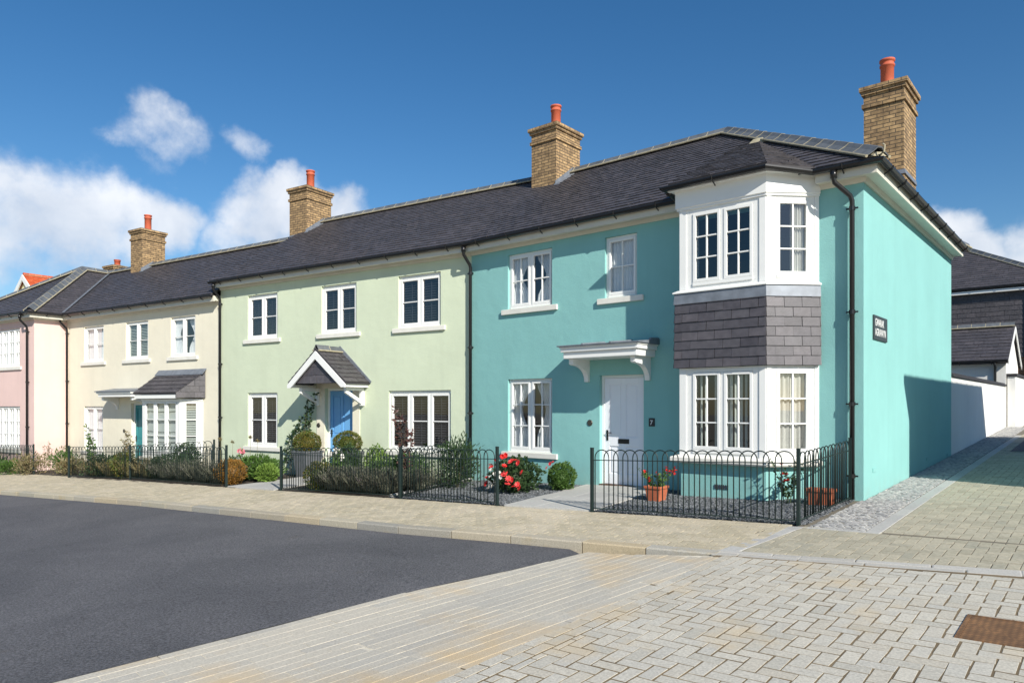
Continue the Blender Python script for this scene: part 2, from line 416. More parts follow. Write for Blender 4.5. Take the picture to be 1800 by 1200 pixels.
def drape(mb, x0, x1, z0, z1, y, amp=.02, folds=6, narrow=0, side=0):
    n = folds*6; vs = []; fs = []; rows = 10
    ph = random.random()*6
    for j in range(rows+1):
        t = j/rows; z = z1+(z0-z1)*t
        k = 1-narrow*math.sin(math.pi*min(1, t*1.15))**2*.8
        for i in range(n+1):
            a = i/n; x = (x0+(x1-x0)*a*k) if side <= 0 else (x1-(x1-x0)*(1-a)*k)
            vs.append((x, y+amp*math.sin(a*folds*2*math.pi+ph)*(1+.3*math.sin(a*7+t*2)), z))
    for j in range(rows):
        for i in range(n): q = j*(n+1)+i; fs.append((q, q+1, q+n+2, q+n+1))
    mb.add(vs, fs)

def window(parent, X, x0, x1, z0, z1, lights=2, cols=2, rows=2, y=.055, sill=True, cover=None, fw=.05, sw=.045, mw=.05, label=None, sillw=.15, fmat='white', frame_top=0, cov=(0, 1)):
    """casement window in plane X; (x0..z1) is the wall opening"""
    f = MB(X); D = .07
    f.box(x0, x0+fw, y, y+D, z0, z1); f.box(x1-fw, x1, y, y+D, z0, z1)
    f.box(x0+fw, x1-fw, y, y+D, z1-fw-frame_top, z1); f.box(x0+fw, x1-fw, y-.02, y+D, z0, z0+fw)
    ix0, ix1, iz0, iz1 = x0+fw, x1-fw, z0+fw, z1-fw-frame_top
    wl = (ix1-ix0-mw*(lights-1))/lights
    for i in range(1, lights):
        a = ix0+i*wl+(i-1)*mw; f.box(a, a+mw, y-.004, y+D, iz0, iz1)
    wo = f.build('window', M[fmat], parent, bevel=.004)
    if label: wo['label'] = label
    for i in range(lights):
        a = ix0+i*(wl+mw)+.004; b = a+wl-.008; c0 = iz0+.004; c1 = iz1-.004
        s = MB(X); ys = y-.014; yd = y+.038
        s.box(a, a+sw, ys, yd, c0, c1); s.box(b-sw, b, ys, yd, c0, c1)
        s.box(a+sw, b-sw, ys, yd, c0, c0+sw*1.15); s.box(a+sw, b-sw, ys, yd, c1-sw, c1)
        gw = .022
        xa, xb, za, zb = a+sw, b-sw, c0+sw*1.15, c1-sw
        for k in range(1, cols):
            q = xa+(xb-xa)*k/cols; s.box(q-gw/2, q+gw/2, ys+.012, yd-.006, za, zb)
        for k in range(1, rows):
            q = za+(zb-za)*k/rows; s.box(xa, xb, ys+.010, yd-.004, q-gw/2, q+gw/2)
        s.build('casement', M[fmat], wo, bevel=.003)
    g = MB(X); g.poly([(ix0, y+.022, iz0), (ix1, y+.022, iz0), (ix1, y+.022, iz1), (ix0, y+.022, iz1)]); g.build('pane', M['glass'], wo)
    if sill:
        q = MB(X); sx = sillw
        q.prism([(x0-sx, -.055, z0-.12), (x1+sx, -.055, z0-.12), (x1+sx, -.055, z0-.012), (x0-sx, -.055, z0-.012)], (0, .053, 0))
        q.prism([(x0+.002, -.002, z0-.002), (x1-.002, -.002, z0-.002), (x1-.002, y-.02, z0+.012), (x0+.002, y-.02, z0+.012)], (0, 0, -.02))
        q.build('sill', M['stonewhite'], wo, bevel=.008)
    yc = y+.078
    if cover == 'net':
        c = MB(X); w = (ix1-ix0)
        drape(c, ix0, ix0+w*.46, iz0, iz1, yc, .018, 6, .62, -1); drape(c, ix1-w*.46, ix1, iz0, iz1, yc+.06, .018, 6, .62, 1)
        c.build('curtain', M['cloth'], wo, True)
    elif cover == 'drapes':
        c = MB(X); w = (ix1-ix0); drape(c, ix0+w*cov[0], ix0+w*cov[1], iz0, iz1, yc, .022, 6); c.build('curtain', M['greycloth'], wo, True)
    elif cover == 'vertical':
        c = MB(X); k = 12; w = (ix1-ix0)/k
        for i in range(k):
            if random.random() < .12: continue
            a = ix0+i*w+w*.12; t = random.uniform(.3, .75)
            c.add([(a, yc, iz0), (a+w*t, yc+.03, iz0), (a+w*t, yc+.03, iz1), (a, yc, iz1)], [(0, 1, 2, 3)])
        c.build('blind', M['blindwhite'], wo)
    elif cover in ('slatdark', 'slatwhite'):
        c = MB(X); p = .058 if cover == 'slatdark' else .05; k = int((iz1-iz0)/p)
        zt = iz1
        for i in range(k):
            z = iz0+(i+.5)*p
            c.hull8([(ix0, yc-.020, z-.016), (ix1, yc-.020, z-.016), (ix1, yc+.022, z+.012), (ix0, yc+.022, z+.012)],
                    [(ix0, yc-.022, z-.012), (ix1, yc-.022, z-.012), (ix1, yc+.020, z+.017), (ix0, yc+.020, z+.017)])
        for i in range(lights+1 if cover == 'slatdark' else 2):
            a = ix0+(ix1-ix0)*i/(lights if cover == 'slatdark' else 1); c.box(a-.03, a+.03, yc-.016, yc+.016, iz0, iz1)
        if cover == 'slatdark':
            c.box(ix0, ix1, yc-.018, yc+.018, (iz0+iz1)/2-.03, (iz0+iz1)/2+.03)
            c.box(ix0, ix1, yc-.018, yc+.018, iz0, iz0+.06); c.box(ix0, ix1, yc-.018, yc+.018, iz1-.06, iz1)
            for i in range(lights):
                a = ix0+(ix1-ix0)*(i+.5)/lights; c.box(a-.007, a+.007, yc-.034, yc-.024, iz0+.1, iz1-.1)
        c.build('shutter' if cover == 'slatdark' else 'blind', M['blinddark' if cover == 'slatdark' else 'blindwhite'], wo)
    elif cover == 'roman':
        c = MB(X)
        n = 16; k = 5; vs = []; fs = []
        for j in range(31):
            t = j/30; z = iz1-(iz1-iz0)*t; fr = (t*k) % 1
            for i in range(n+1):
                a = i/n; vs.append((ix0+(ix1-ix0)*a, yc+.02-.045*fr, z-.03*math.sin(math.pi*a)*fr))
        for j in range(30):
            for i in range(n): q = j*(n+1)+i; fs.append((q, q+1, q+n+2, q+n+1))
        c.add(vs, fs); c.build('blind', M['blindwhite'], wo)
    elif cover == 'sheer':
        c = MB(X); drape(c, ix0, ix1, iz0, iz1, yc, .012, 9); c.build('curtain', M['cloth'], wo, True)
    return wo

def door(parent, X, x0, x1, z0, z1, mat, y=.09, letter=True, panels=2, framemat='white'):
    f = MB(X); w = .055
    f.box(x0, x0+w, y-.02, y+.06, z0, z1); f.box(x1-w, x1, y-.02, y+.06, z0, z1); f.box(x0+w, x1-w, y-.02, y+.06, z1-w, z1)
    f.build('door_frame', M[framemat], parent, bevel=.003)
    d = MB(X); a, b = x0+w+.004, x1-w-.004; c0, c1 = z0+.03, z1-w-.004; W = b-a; H = c1-c0
    st = .11; mid = (a+b)/2
    d.box(a, b, y+.012, y+.04, c0, c1)
    # stiles and rails stand proud of the recessed panels
    for s0, s1 in ((a, a+st), (mid-.045, mid+.045), (b-st, b)): d.box(s0, s1, y-.006, y+.011, c0, c1)
    for r0, r1 in ((c0, c0+.2), (c0+H*.36, c0+H*.36+.17), (c1-.12, c1)):
        for s0, s1 in ((a+st, mid-.045), (mid+.045, b-st)): d.box(s0, s1, y-.006, y+.011, r0, r1)
    for s0, s1 in ((a+st, mid-.045), (mid+.045, b-st)):
        for r0, r1 in ((c0+.2, c0+H*.36), (c0+H*.36+.17, c1-.12)):
            d.box(s0+.035, s1-.035, y+.002, y+.0119, r0+.035, r1-.035)
    do = d.build('door', M[mat], parent, bevel=.004)
    h = MB(X); hx = a+.06; hz = c0+H*.47
    h.box(hx-.02, hx+.02, y-.016, y-.007, hz-.12, hz+.08); h.tube([(hx, y-.01, hz+.03), (hx, y-.05, hz+.03), (hx+.11, y-.05, hz+.03)], .009)
    h.build('handle', M['black'], do)
    if letter:
        l = MB(X); l.box(mid-.12, mid+.12, y-.014, y-.007, c0+H*.36+.05, c0+H*.36+.14); l.build('letterbox', M['black'], do, bevel=.004)
    t = MB(X); t.box(x0-.02, x1+.02, y-.10, y+.05, z0-.06, z0+.025); t.build('threshold', M['wood'], parent)
    return do

def bell(parent, x, z):
    m = MB(Matrix.Translation((x, 0, z)) @ Matrix.Rotation(R(90), 4, 'X'))
    m.lathe(0, 0, [(.0, -.002), (.06, -.002), (.06, .012), (.045, .018), (.03, .012), (.0, .02)], 18)
    m.build('doorbell', M['brass'], parent, True)
def text_mesh(name, s, size, mat, parent, mw, ext=.004, sx=1.0):
    cu = bpy.data.curves.new('t', 'FONT'); cu.body = s; cu.size = size; cu.extrude = ext; cu.offset = size*.008; cu.space_character = 1.12; cu.align_x = 'LEFT'
    to = bpy.data.objects.new('t', cu); C.objects.link(to)
    dg = bpy.context.evaluated_depsgraph_get(); me = bpy.data.meshes.new_from_object(to.evaluated_get(dg))
    bpy.data.objects.remove(to); me.name = name; me.materials.clear(); me.materials.append(mat)
    o = bpy.data.objects.new(name, me); C.objects.link(o)
    me.transform(mw @ Matrix.Diagonal((sx, 1, 1, 1)))
    if parent: o.parent = parent
    return o
def number(parent, x, z, s):
    p = MB(); p.box(x-.06, x+.06, -.014, -.001, z-.075, z+.075); o = p.build('number_plate', M['numplate'], parent, bevel=.003)
    text_mesh('lettering', s, .12, M['letter'], o, Matrix.Translation((x-.035, -.016, z-.045)) @ Matrix.Rotation(R(90), 4, 'X'), .001)

GUT = [(.0, .0), (.0, -.02), (.02, -.055), (.055, -.07), (.09, -.055), (.11, -.02), (.11, .0), (.1, .0), (.098, -.018), (.08, -.048), (.055, -.06), (.03, -.048), (.012, -.018), (.012, .0)]
def gutter(parent, pts, z, brackets=True):
    g = MB(); g.sweep(pts, z, GUT); go = g.build('gutter', M['black'], parent)
    b = MB(); P = [Vector(p) for p in pts]
    for i in range(len(P)-1):
        d = P[i+1]-P[i]; L = d.length; d.normalize(); n = Vector((d.y, -d.x)); k = int(L/.85)
        for j in range(k):
            q = P[i]+d*(L*(j+.5)/k)
            zz = z if not isinstance(z, (list, tuple)) else z[i]+(z[i+1]-z[i])*(j+.5)/k
            b = MB(); b.tube([(q.x-n.x*.03, q.y-n.y*.03, zz-.12), (q.x+n.x*.0, q.y+n.y*.0, zz-.10), (q.x+n.x*.04, q.y+n.y*.04, zz-.083), (q.x+n.x*.1, q.y+n.y*.1, zz-.055), (q.x+n.x*.118, q.y+n.y*.118, zz-.0)], .011, 6); b.build('bracket', M['black'], go)
    return go
def downpipe(parent, x, ztop, zbot, yg=-.24, y=-.07, kick=True, X=None, xt=0):
    p = MB(X)
    pts = [(x+xt, yg, ztop), (x+xt, yg, ztop-.10)]
    if kick: pts += [(x+xt*.95, yg+.01, ztop-.17), (x+xt*.1, y-.03, ztop-.36), (x, y, ztop-.43)]
    pts += [(x, y, zbot)]
    p.tube(pts, .036, 12); z = ztop-.5
    p.tube([(x+xt, yg, ztop+.0), (x+xt, yg, ztop-.11)], .048, 12)
    o = p.build('downpipe', M['black'], parent, True)
    b = MB(X)
    zz = [ztop-.55, ztop-.55-(ztop-.6-zbot)*.36, ztop-.55-(ztop-.6-zbot)*.68, zbot+.35]
    for z in zz:
        b = MB(X); b.tube([(x, y, z-.03), (x, y, z+.03)], .046, 12); b.box(x-.085, x+.085, y-.01, y+.01, z-.012, z+.012); b.box(x-.02, x+.02, y, -.001, z-.012, z+.012)
        b.build('bracket', M['black'], o)
def chimney(parent, x0, x1, y0, y1, z0, z1, potx=None, poty=None, poth=.5, tray=None):
    c = MB(); c.box(x0, x1, y0, y1, z0, z1-.42)
    c.box(x0-.035, x1+.035, y0-.035, y1+.035, z1-.42, z1-.34); c.box(x0-.003, x1+.003, y0-.003, y1+.003, z1-.34, z1-.16)
    c.box(x0-.04, x1+.04, y0-.04, y1+.04, z1-.16, z1-.085); c.box(x0-.075, x1+.075, y0-.075, y1+.075, z1-.085, z1)
    o = c.build('chimney', M['brick'], parent)
    px = potx if potx is not None else (x0+x1)/2; py = poty if poty is not None else (y0+y1)/2
    f = MB(); f.hull8([(x0-.06, y0-.06, z1), (x1+.06, y0-.06, z1), (x1+.06, y1+.06, z1), (x0-.06, y1+.06, z1)], [(px-.16, py-.16, z1+.07), (px+.16, py-.16, z1+.07), (px+.16, py+.16, z1+.07), (px-.16, py+.16, z1+.07)])
    f.build('mortar_cap', M['mortar'], o)
    p = MB(); r = .125
    p.lathe(px, py, [(r, z1), (r, z1+poth*.78), (r+.018, z1+poth*.79), (r+.018, z1+poth*.84), (r, z1+poth*.85), (r, z1+poth*.93), (r+.022, z1+poth*.94), (r+.022, z1+poth), (r-.02, z1+poth), (r-.02, z1+.1)], 22)
    p.build('chimney_pot', M['terra'], o, True)
    return o
def flashing(parent, pts_list):
    m = MB()
    for P, d in pts_list: m.prism(P, d)
    return m.build('flashing', M['lead'], parent)

# ================================================================== TEAL HOUSE
def front_roof(z0, y): return z0+.62*(y+.30)
tan4 = math.tan(R(4.055))
teal = empty('house', MT, 'turquoise end-of-terrace house with a two-storey slate-clad bay and white door', 'house', 'houses of the painted terrace')
WT = MB()
I4 = Matrix.Identity(4)
t_ops = [(-7.0, -5.82, 3.47, 4.62), (-4.56, -3.86, 3.47, 4.62), (-7.0, -5.82, .46, 1.98), (-4.68, -3.72, -.10, 2.0),
         (-2.70, -.64, 3.36, 4.66), (-2.70, -.64, .58, 2.04)]
wall(WT, -8.07, 0, -1.2, 4.98, t_ops, .14)
WT.poly([(0, 0, -1.2), (0, 7.45, -1.2), (0, 7.45, 4.98), (0, 0, 4.98)])
WT.poly([(0, 7.45, -1.2), (-8.6, 7.45, -1.2), (-8.6, 7.45, 4.98), (0, 7.45, 4.98)])
WT.poly([(-8.07, 0, -1.2), (-8.07, 0, 4.98), (-8.6, 7.45, 4.98), (-8.6, 7.45, -1.2)])
WT.build('wall', M['teal'], teal)
rm = MB()
rm.box(-8.0, -.15, .16, 7.3, 2.55, 2.75); rm.box(-8.0, -.15, 3.4, 3.5, -.3, 2.5); rm.box(-8.0, -.15, 3.4, 3.5, 2.8, 4.9); rm.box(-8.0, -.15, .16, 7.3, -.3, -.2); rm.box(-8.0, -.15, .16, 7.3, 4.88, 4.95)
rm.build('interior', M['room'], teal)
window(teal, I4, -7.0, -5.82, 3.47, 4.62, 2, 2, 2, cover='net', label='upstairs window with white net curtains')
window(teal, I4, -4.56, -3.86, 3.47, 4.62, 1, 2, 2, cover='sheer', label='narrow single-casement upstairs window over the door')
window(teal, I4, -7.0, -5.82, .46, 1.98, 2, 2, 3, cover='net', label='ground-floor window with tied white curtains')
door(teal, I4, -4.68, -3.72, -.10, 2.0, 'whitedoor', y=.10)
bell(teal, -4.90, 1.09); number(teal, -3.55, 1.12, '7')
# canopy over the white door
cn = MB(); cx0, cx1 = -5.12, -3.42
cn.box(cx0+.06, cx1-.06, -.66, -.002, 2.30, 2.42); cn.box(cx0+.02, cx1-.02, -.70, -.002, 2.42, 2.49); cn.box(cx0, cx1, -.72, -.002, 2.49, 2.52)
co = cn.build('canopy', M['white'], teal, bevel=.01)
cl = MB(); cl.hull8([(cx0-.03, -.75, 2.521), (cx1+.03, -.75, 2.521), (cx1+.03, -.001, 2.521), (cx0-.03, -.001, 2.521)], [(cx0-.03, -.75, 2.545), (cx1+.03, -.75, 2.545), (cx1+.03, -.001, 2.62), (cx0-.03, -.001, 2.62)])
for xx in (cx0+.55, cx0+1.15): cl.hull8([(xx-.03, -.755, 2.53), (xx+.03, -.755, 2.53), (xx+.03, -.001, 2.60), (xx-.03, -.001, 2.60)], [(xx-.02, -.755, 2.565), (xx+.02, -.755, 2.565), (xx+.02, -.001, 2.645), (xx-.02, -.001, 2.645)])
cl.tube([(cx1+.0, -.30, 2.60), (cx1+.0, -.02, 2.62)], .03, 8)
cl.build('lead_cover', M['lead'], co, bevel=.004)
def corbel(parent, xa, xb, ztop, proj, drop, mat='white'):
    pr = [(-.002, ztop), (-proj, ztop), (-proj, ztop-.10), (-proj+.06, ztop-.12)]
    for k in range(7):
        t = k/6*math.pi/2; pr.append((-proj+.10+(proj-.16)*math.sin(t)*1.0, ztop-.12-(drop-.16)*(1-math.cos(t))))
    pr += [(-.06, ztop-drop), (-.002, ztop-drop)]
    m = MB(); m.prism([(xa, y, z) for y, z in pr], (xb-xa, 0, 0)); return m.build('corbel', M[mat], parent, bevel=.004)
corbel(co, cx0+.12, cx0+.22, 2.30, .56, .42); corbel(co, cx1-.25, cx1-.15, 2.30, .56, .42)

# ---- bay
BX0, BX1, BY = -2.70, -1.24, -.60
def XF(ax, ay, bx, by):                 # plane frame from plan point a to b: local x along, y inwards
    d = Vector((bx-ax, by-ay)); ang = math.atan2(d.y, d.x)
    return Matrix.Translation((ax, ay, 0)) @ Matrix.Rotation(ang, 4, 'Z'), d.length
def bay_level(z0, z1, covF, covS, label, covrange=(0, 1)):
    XFf, Lf = XF(BX0, BY, BX1, BY); XFs, Ls = XF(BX1, BY, -.64, 0)
    a = MB(XFf); wall(a, 0, Lf, z0, z1, [(.19, 1.31, z0+.05, z1-.02)], .06)
    a.X = XFs; wall(a, 0, Ls, z0, z1, [(.12, .74, z0+.05, z1-.02)], .06)
    a.X = I4
    a.box(BX0, BX0+.06, BY+.061, -.001, z0, z1)
    # corner posts and mouldings stand a little proud of the boards
    a.X = XFf; a.box(.012, .13, -.014, -.001, z0, z1); a.box(1.36, Lf-.004, -.014, -.001, z0, z1)
    a.X = XFs; a.box(.006, .085, -.012, -.001, z0, z1); a.box(.775, Ls-.004, -.012, -.001, z0, z1)
    bo = a.build('bay_window', M['white'], teal); bo['label'] = label
    w = window(bo, XFf, .19, 1.31, z0+.05, z1-.02, 2, 2, 3, y=.0, sill=False, cover=covF, fw=.055, mw=.055)
    flatten(w, bo)
    w = window(bo, XFs, .12, .74, z0+.05, z1-.02, 1, 2, 3, y=.0, sill=False, cover=covS, fw=.05, cov=covrange)
    flatten(w, bo)
    return bo
def flatten(w, top):                    # windows inside a bay are sub-parts: their leaves move up one level
    for c in list(w.children): c.parent = top
    w.name = 'window_frame'
b_up = bay_level(3.34, 4.66, None, 'drapes', 'upper storey of the bay with dark glass', (.5, 1))
b_lo = bay_level(.60, 2.04, 'vertical', 'drapes', 'lower storey of the bay with pale blinds', (0, 1))
bp = [(BX0, 0), (BX0, BY), (BX1, BY), (-.64, 0)]
ap = MB()
ap.sweep(bp, 4.66, [(0, 0), (.03, 0), (.03, .03), (.05, .04), (.05, .29), (.02, .29), (0, .29)])      # frieze
ap.sweep(bp, 4.95, [(-.05, 0), (.055, 0), (.06, .03), (.145, .035), (.145, .085), (-.05, .085)])             # cornice and soffit
ap.build('frieze', M['white'], b_up)
ap = MB(); ap.sweep(bp, 3.28, [(-.02, .0), (.085, .0), (.085, .022), (.02, .055), (-.02, .055)]); ap.build('sill', M['white'], b_up)
ld = MB(); ld.sweep(bp, 3.10, [(-.02, 0), (.074, -.0), (.062, .178), (-.02, .178)])
aP = ld.build('lead_band', M['lead'], b_up, bevel=.004)
# slate-hung apron with a slight flare
apn = MB(); apn.sweep(bp, 2.05, [(-.02, 0), (.055, 0), (.045, 1.049), (-.02, 1.049)]); apb = apn.build('slate_apron', M['slatebase'], teal)
def hang(p, q, z0, z1, fl0, fl1, parent, bw=.26, bh=.165):
    X, L = XF(*p, *q)
    def off(P2, k):                      # offset polyline corner positions for a flare k
        return P2
    n = Vector(((q[1]-p[1]), -(q[0]-p[0]))).normalized()
    e1 = Vector((q[0]-p[0], q[1]-p[1], 0)).normalized()
    m1 = math.tan(R(22.5))
    L0 = lambda k: Vector((p[0], p[1], 0))+Vector((n.x, n.y, 0))*k
    R0 = lambda k: Vector((q[0], q[1], 0))+Vector((n.x, n.y, 0))*k
    return L0, R0, e1, m1
def hang_face(p, q, ext0, ext1, parent):
    L0, R0, e1, m1 = hang(p, q, 0, 0, 0, 0, parent)
    kb, kt = .060, .050
    P = [L0(kb)-e1*(ext0*kb)+Vector((0, 0, 2.045)), R0(kb)+e1*(ext1*kb)+Vector((0, 0, 2.045)), R0(kt)+e1*(ext1*kt)+Vector((0, 0, 3.10)), L0(kt)-e1*(ext0*kt)+Vector((0, 0, 3.10))]
    return slates('hung_slates', M['hangslate'], parent, P, P[0], e1, .285, .150, .009, flat=True)
t22 = math.tan(R(22.5))
hang_face((BX0, BY), (BX1, BY), 1, t22, apb); hang_face((BX1, BY), (-.64, 0), t22, 0, apb); hang_face((BX0, 0), (BX0, BY), 0, 1, apb)
sl = MB(); sl.sweep(bp, .48, [(-.02, 0), (.10, 0), (.12, .03), (.12, .09), (.02, .125), (-.02, .125)]); sl.build('sill', M['stonewhite'], b_lo, bevel=.01)
bs = MB()
bs.sweep(bp, -1.2, [(-.15, 0), (-.02, 0), (-.02, 1.68), (-.15, 1.68)])
bb = bs.build('bay_base', M['teal'], teal)
vt = MB()
for k in range(7): vt.box(-2.08+k*.035, -2.08+k*.035+.016, BY+.005, BY+.019, .08, .15)
vt.build('air_vent', M['dark'], bb)
fl = MB(); fl.poly([(BX0+.05, -.0, 2.3), (BX0+.05, BY+.1, 2.3), (BX1, BY+.1, 2.3), (-.75, 0, 2.3)]); fl.build('floor_board', M['room'], apb)

# ---- roof
ZE = 5.0
def Tz(y): return ZE+.62*(y+.30)
ridx = .3-4.02
RP = [(-8.07-(-.30)*tan4, -.30, ZE), (.3, -.3, ZE), (ridx, 3.72, Tz(3.72)), (-8.07-3.72*tan4, 3.72, Tz(3.72))]
hipP = [(.3, -.3, ZE), (.3, 7.74, ZE), (ridx, 3.72, Tz(3.72))]
backP = [(.3, 7.74, ZE), (-8.07-7.74*tan4, 7.74, ZE), RP[3], RP[2]]
rb = MB()
for P in (RP, hipP, backP): rb.prism([Vector(p)-Vector((0, 0, .035)) for p in P], (0, 0, .03))
troof = rb.build('roof', M['slatebase'], teal)
slates('slates', M['slate'], troof, RP, RP[0], (1, 0, 0)); slates('slates', M['slate'], troof, hipP, hipP[0], (0, 1, 0)); slates('slates', M['slate'], troof, backP, backP[0], (-1, 0, 0))
mt, mm = MB(), MB()
ridge_tiles(mt, mm, (-8.07-3.72*tan4, 3.72, Tz(3.72)+.08), (ridx, 3.72, Tz(3.72)+.08))
ridge_tiles(mt, mm, (ridx, 3.72, Tz(3.72)+.09), (.28, -.28, ZE+.08), .17, .075, .40)
ridge_tiles(mt, mm, (ridx, 3.72, Tz(3.72)+.08), (.28, 7.72, ZE+.07), .17, .075, .40)
mt.build('ridge_tiles', M['ridge'], troof); mm.build('ridge_mortar', M['mortar'], troof)
hk = MB(); hk.tube([(.30, -.30, ZE+.02), (.36, -.36, ZE+.03), (.37, -.37, ZE+.12), (.34, -.34, ZE+.15)], .012, 6)
hk.hull8([(.05, -.20, ZE+.0), (.20, -.05, ZE+.0), (.36, -.22, ZE+.0), (.22, -.36, ZE+.0)], [(.08, -.17, ZE+.13), (.17, -.08, ZE+.13), (.30, -.24, ZE+.07), (.24, -.30, ZE+.07)])
hk.build('hip_iron', M['mortar'], troof)
# bay roof: shallow front slope running into the main slope
ax, ay = -2.42, 2.15
eL, eC, eR = (-2.80, -.80, 5.085), (-1.16, -.80, 5.085), (-.62, -.26, 5.04)
apx = (ax, ay, Tz(ay)+.03); apl = (-2.80, ay, Tz(ay)+.03)
bb2 = MB()
for P in ([eL, eC, apx, apl], [eC, eR, apx]): bb2.prism([Vector(p)-Vector((0, 0, .03)) for p in P], (0, 0, .028))
bb2.prism([(-2.80, -.80, 5.05), (-2.80, -.3, 5.0), (-2.80, ay, Tz(ay))], (.03, 0, 0))
bro = bb2.build('bay_roof', M['slatebase'], teal)
slates('slates', M['slate'], bro, [eL, eC, apx, apl], eL, (1, 0, 0)); e = Vector(eR)-Vector(eC); slates('slates', M['slate'], bro, [eC, eR, apx], eC, e)
m2 = MB(); m2.hull8([(ax-.22, ay-.12, Tz(ay-.12)+.02), (ax+.22, ay-.1, Tz(ay-.1)+.02), (ax+.08, ay+.12, Tz(ay+.12)+.03), (ax-.08, ay+.12, Tz(ay+.12)+.03)], [(ax-.1, ay-.04, Tz(ay)+.09), (ax+.1, ay-.04, Tz(ay)+.09), (ax+.05, ay+.05, Tz(ay)+.10), (ax-.05, ay+.05, Tz(ay)+.10)])
m2.build('mortar_cap', M['mortar'], bro, bevel=.02)
# fascias, soffits, gutters
fs = MB()
FAS = [(-.0, -.20), (.20, -.20), (.20, -.02), (.0, -.02)]
sof = [(0, -.14), (.20, -.14), (.20, -.16), (.235, -.16), (.235, 0.0), (0, 0.0)]
fs.sweep([(-8.05, 0), (BX0-.02, 0)], 4.96, sof); fs.sweep([(-.62, 0), (0, 0), (0, 7.45)], 4.96, sof)
fs.sweep([(-8.05, -.002), (BX0-.02, -.002)], 4.80, [(0, -.05), (.03, -.05), (.05, .019), (0, .019)]); fs.sweep([(-.62, -.002), (.002, -.002), (.002, 7.45)], 4.80, [(0, -.05), (.03, -.05), (.05, .019), (0, .019)])
fs.build('fascia', M['soffit'], teal)
gutter(teal, [(-8.05, -.245), (-2.86, -.245)], 4.975)
gutter(teal, [(-2.82, -.60), (-2.82, -.765), (-1.19, -.765), (-.67, -.245), (.245, -.245), (.245, 7.6)], [5.05, 5.05, 5.05, 4.985, 4.975, 4.975])
jg = MB(); jg.tube([(-2.88, -.29, 4.93), (-2.88, -.36, 4.98), (-2.87, -.58, 5.01), (-2.87, -.66, 5.01)], .06, 10); jg.build('gutter_joint', M['black'], teal, True)
downpipe(teal, -.14, 4.92, .02, yg=-.30, y=-.075, xt=-.20)
downpipe(teal, -8.03, 4.90, -.25, yg=-.30, y=-.075)
# chimneys
c1 = chimney(teal, -8.76, -7.96, 3.0, 4.05, 6.6, 8.62, poth=.68)
flashing(c1, [([(-7.955, 2.95, 6.97), (-7.955, 3.72, 7.46), (-7.955, 3.72, 7.66), (-7.955, 2.95, 7.12)], (.012, 0, 0)),
              ([(-8.78, 2.985, 6.90), (-7.94, 2.985, 6.90), (-7.94, 2.985, 7.05), (-8.78, 2.985, 7.05)], (0, .012, 0)),
              ([(-7.96, 2.9, 6.99), (-7.80, 2.9, 6.99), (-7.80, 3.72, 7.50), (-7.96, 3.72, 7.50)], (0, 0, .03))])
c2 = chimney(teal, -1.03, -.30, 4.15, 5.25, 5.2, 7.86, poth=.68, potx=-.72)
fc = MB(); fc.sweep([(-1.04, 5.2), (-1.04, 4.14), (-.29, 4.14), (-.29, 5.2)], 5.98, [(0, 0), (.022, 0), (.012, .09), (0, .09)]); fc.build('flashing', M['lead'], c2)
# wall bits
for y, z in ((.62, .42), (4.70, .36), (7.0, .33)):
    av = MB(); av.box(.001, .012, y-.11, y+.11, z-.03, z+.03); av.build('air_vent', M['teal'], teal)

# ================================================================== GREEN HOUSE
green = empty('house', MG, 'pale green terrace house with gabled porch, blue door and dark shutters', 'house', 'houses of the painted terrace')
w = MB()
gw = [(-7.70, -6.46, 3.27, 4.50), (-4.76, -3.52, 3.27, 4.50), (-2.15, -.87, 3.27, 4.50), (-7.70, -6.46, .30, 1.78), (-2.45, -.58, .36, 1.78), (-4.62, -3.64, -.24, 1.86)]
wall(w, -8.91, 0, -1.6, 4.98, gw, .15)
w.poly([(-8.91, 0, -1.6), (-8.91, 0, 4.98), (-8.91, 7.45, 4.98), (-8.91, 7.45, -1.6)])
w.prism([(-8.91, -.0, 4.98), (-8.91, 7.45, 4.98), (-8.91, 3.72, 7.44)], (.06, 0, 0))
w.poly([(0, 7.45, -1.6), (-8.91, 7.45, -1.6), (-8.91, 7.45, 4.98), (0, 7.45, 4.98)])
w.build('wall', M['green'], green)
rm = MB(); X0, X1 = -8.85, -.05
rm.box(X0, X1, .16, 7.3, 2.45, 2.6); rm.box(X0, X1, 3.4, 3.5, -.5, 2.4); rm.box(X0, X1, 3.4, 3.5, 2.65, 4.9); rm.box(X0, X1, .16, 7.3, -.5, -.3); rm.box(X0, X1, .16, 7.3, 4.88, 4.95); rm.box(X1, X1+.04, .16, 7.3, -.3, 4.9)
rm.build('interior', M['room'], green)
window(green, I4, *gw[0], 2, 1, 2, cover='slatdark', y=.055, frame_top=.03, label='leftmost upstairs window'); window(green, I4, *gw[1], 2, 1, 2, cover='slatdark', y=.055, frame_top=.03, label='upstairs window above the porch'); window(green, I4, *gw[2], 2, 1, 2, cover='slatdark', y=.055, frame_top=.03, label='rightmost upstairs window')
window(green, I4, *gw[3], 2, 1, 2, cover='slatdark', y=.055, frame_top=.03, label='ground-floor window left of the porch'); window(green, I4, *gw[4], 3, 1, 2, cover='slatdark', y=.055, frame_top=.03, label='wide three-light ground-floor window')
door(green, I4, -4.62, -3.64, -.24, 1.86, 'bluedoor', y=.12, letter=False)
pl = MB(); pl.box(-4.92, -4.625, -.018, -.001, -.24, 2.0); pl.box(-3.635, -3.40, -.018, -.001, -.24, 2.0); pl.box(-4.625, -3.635, -.018, -.001, 1.865, 2.0); pl.build('door_surround', M['cream'], green)
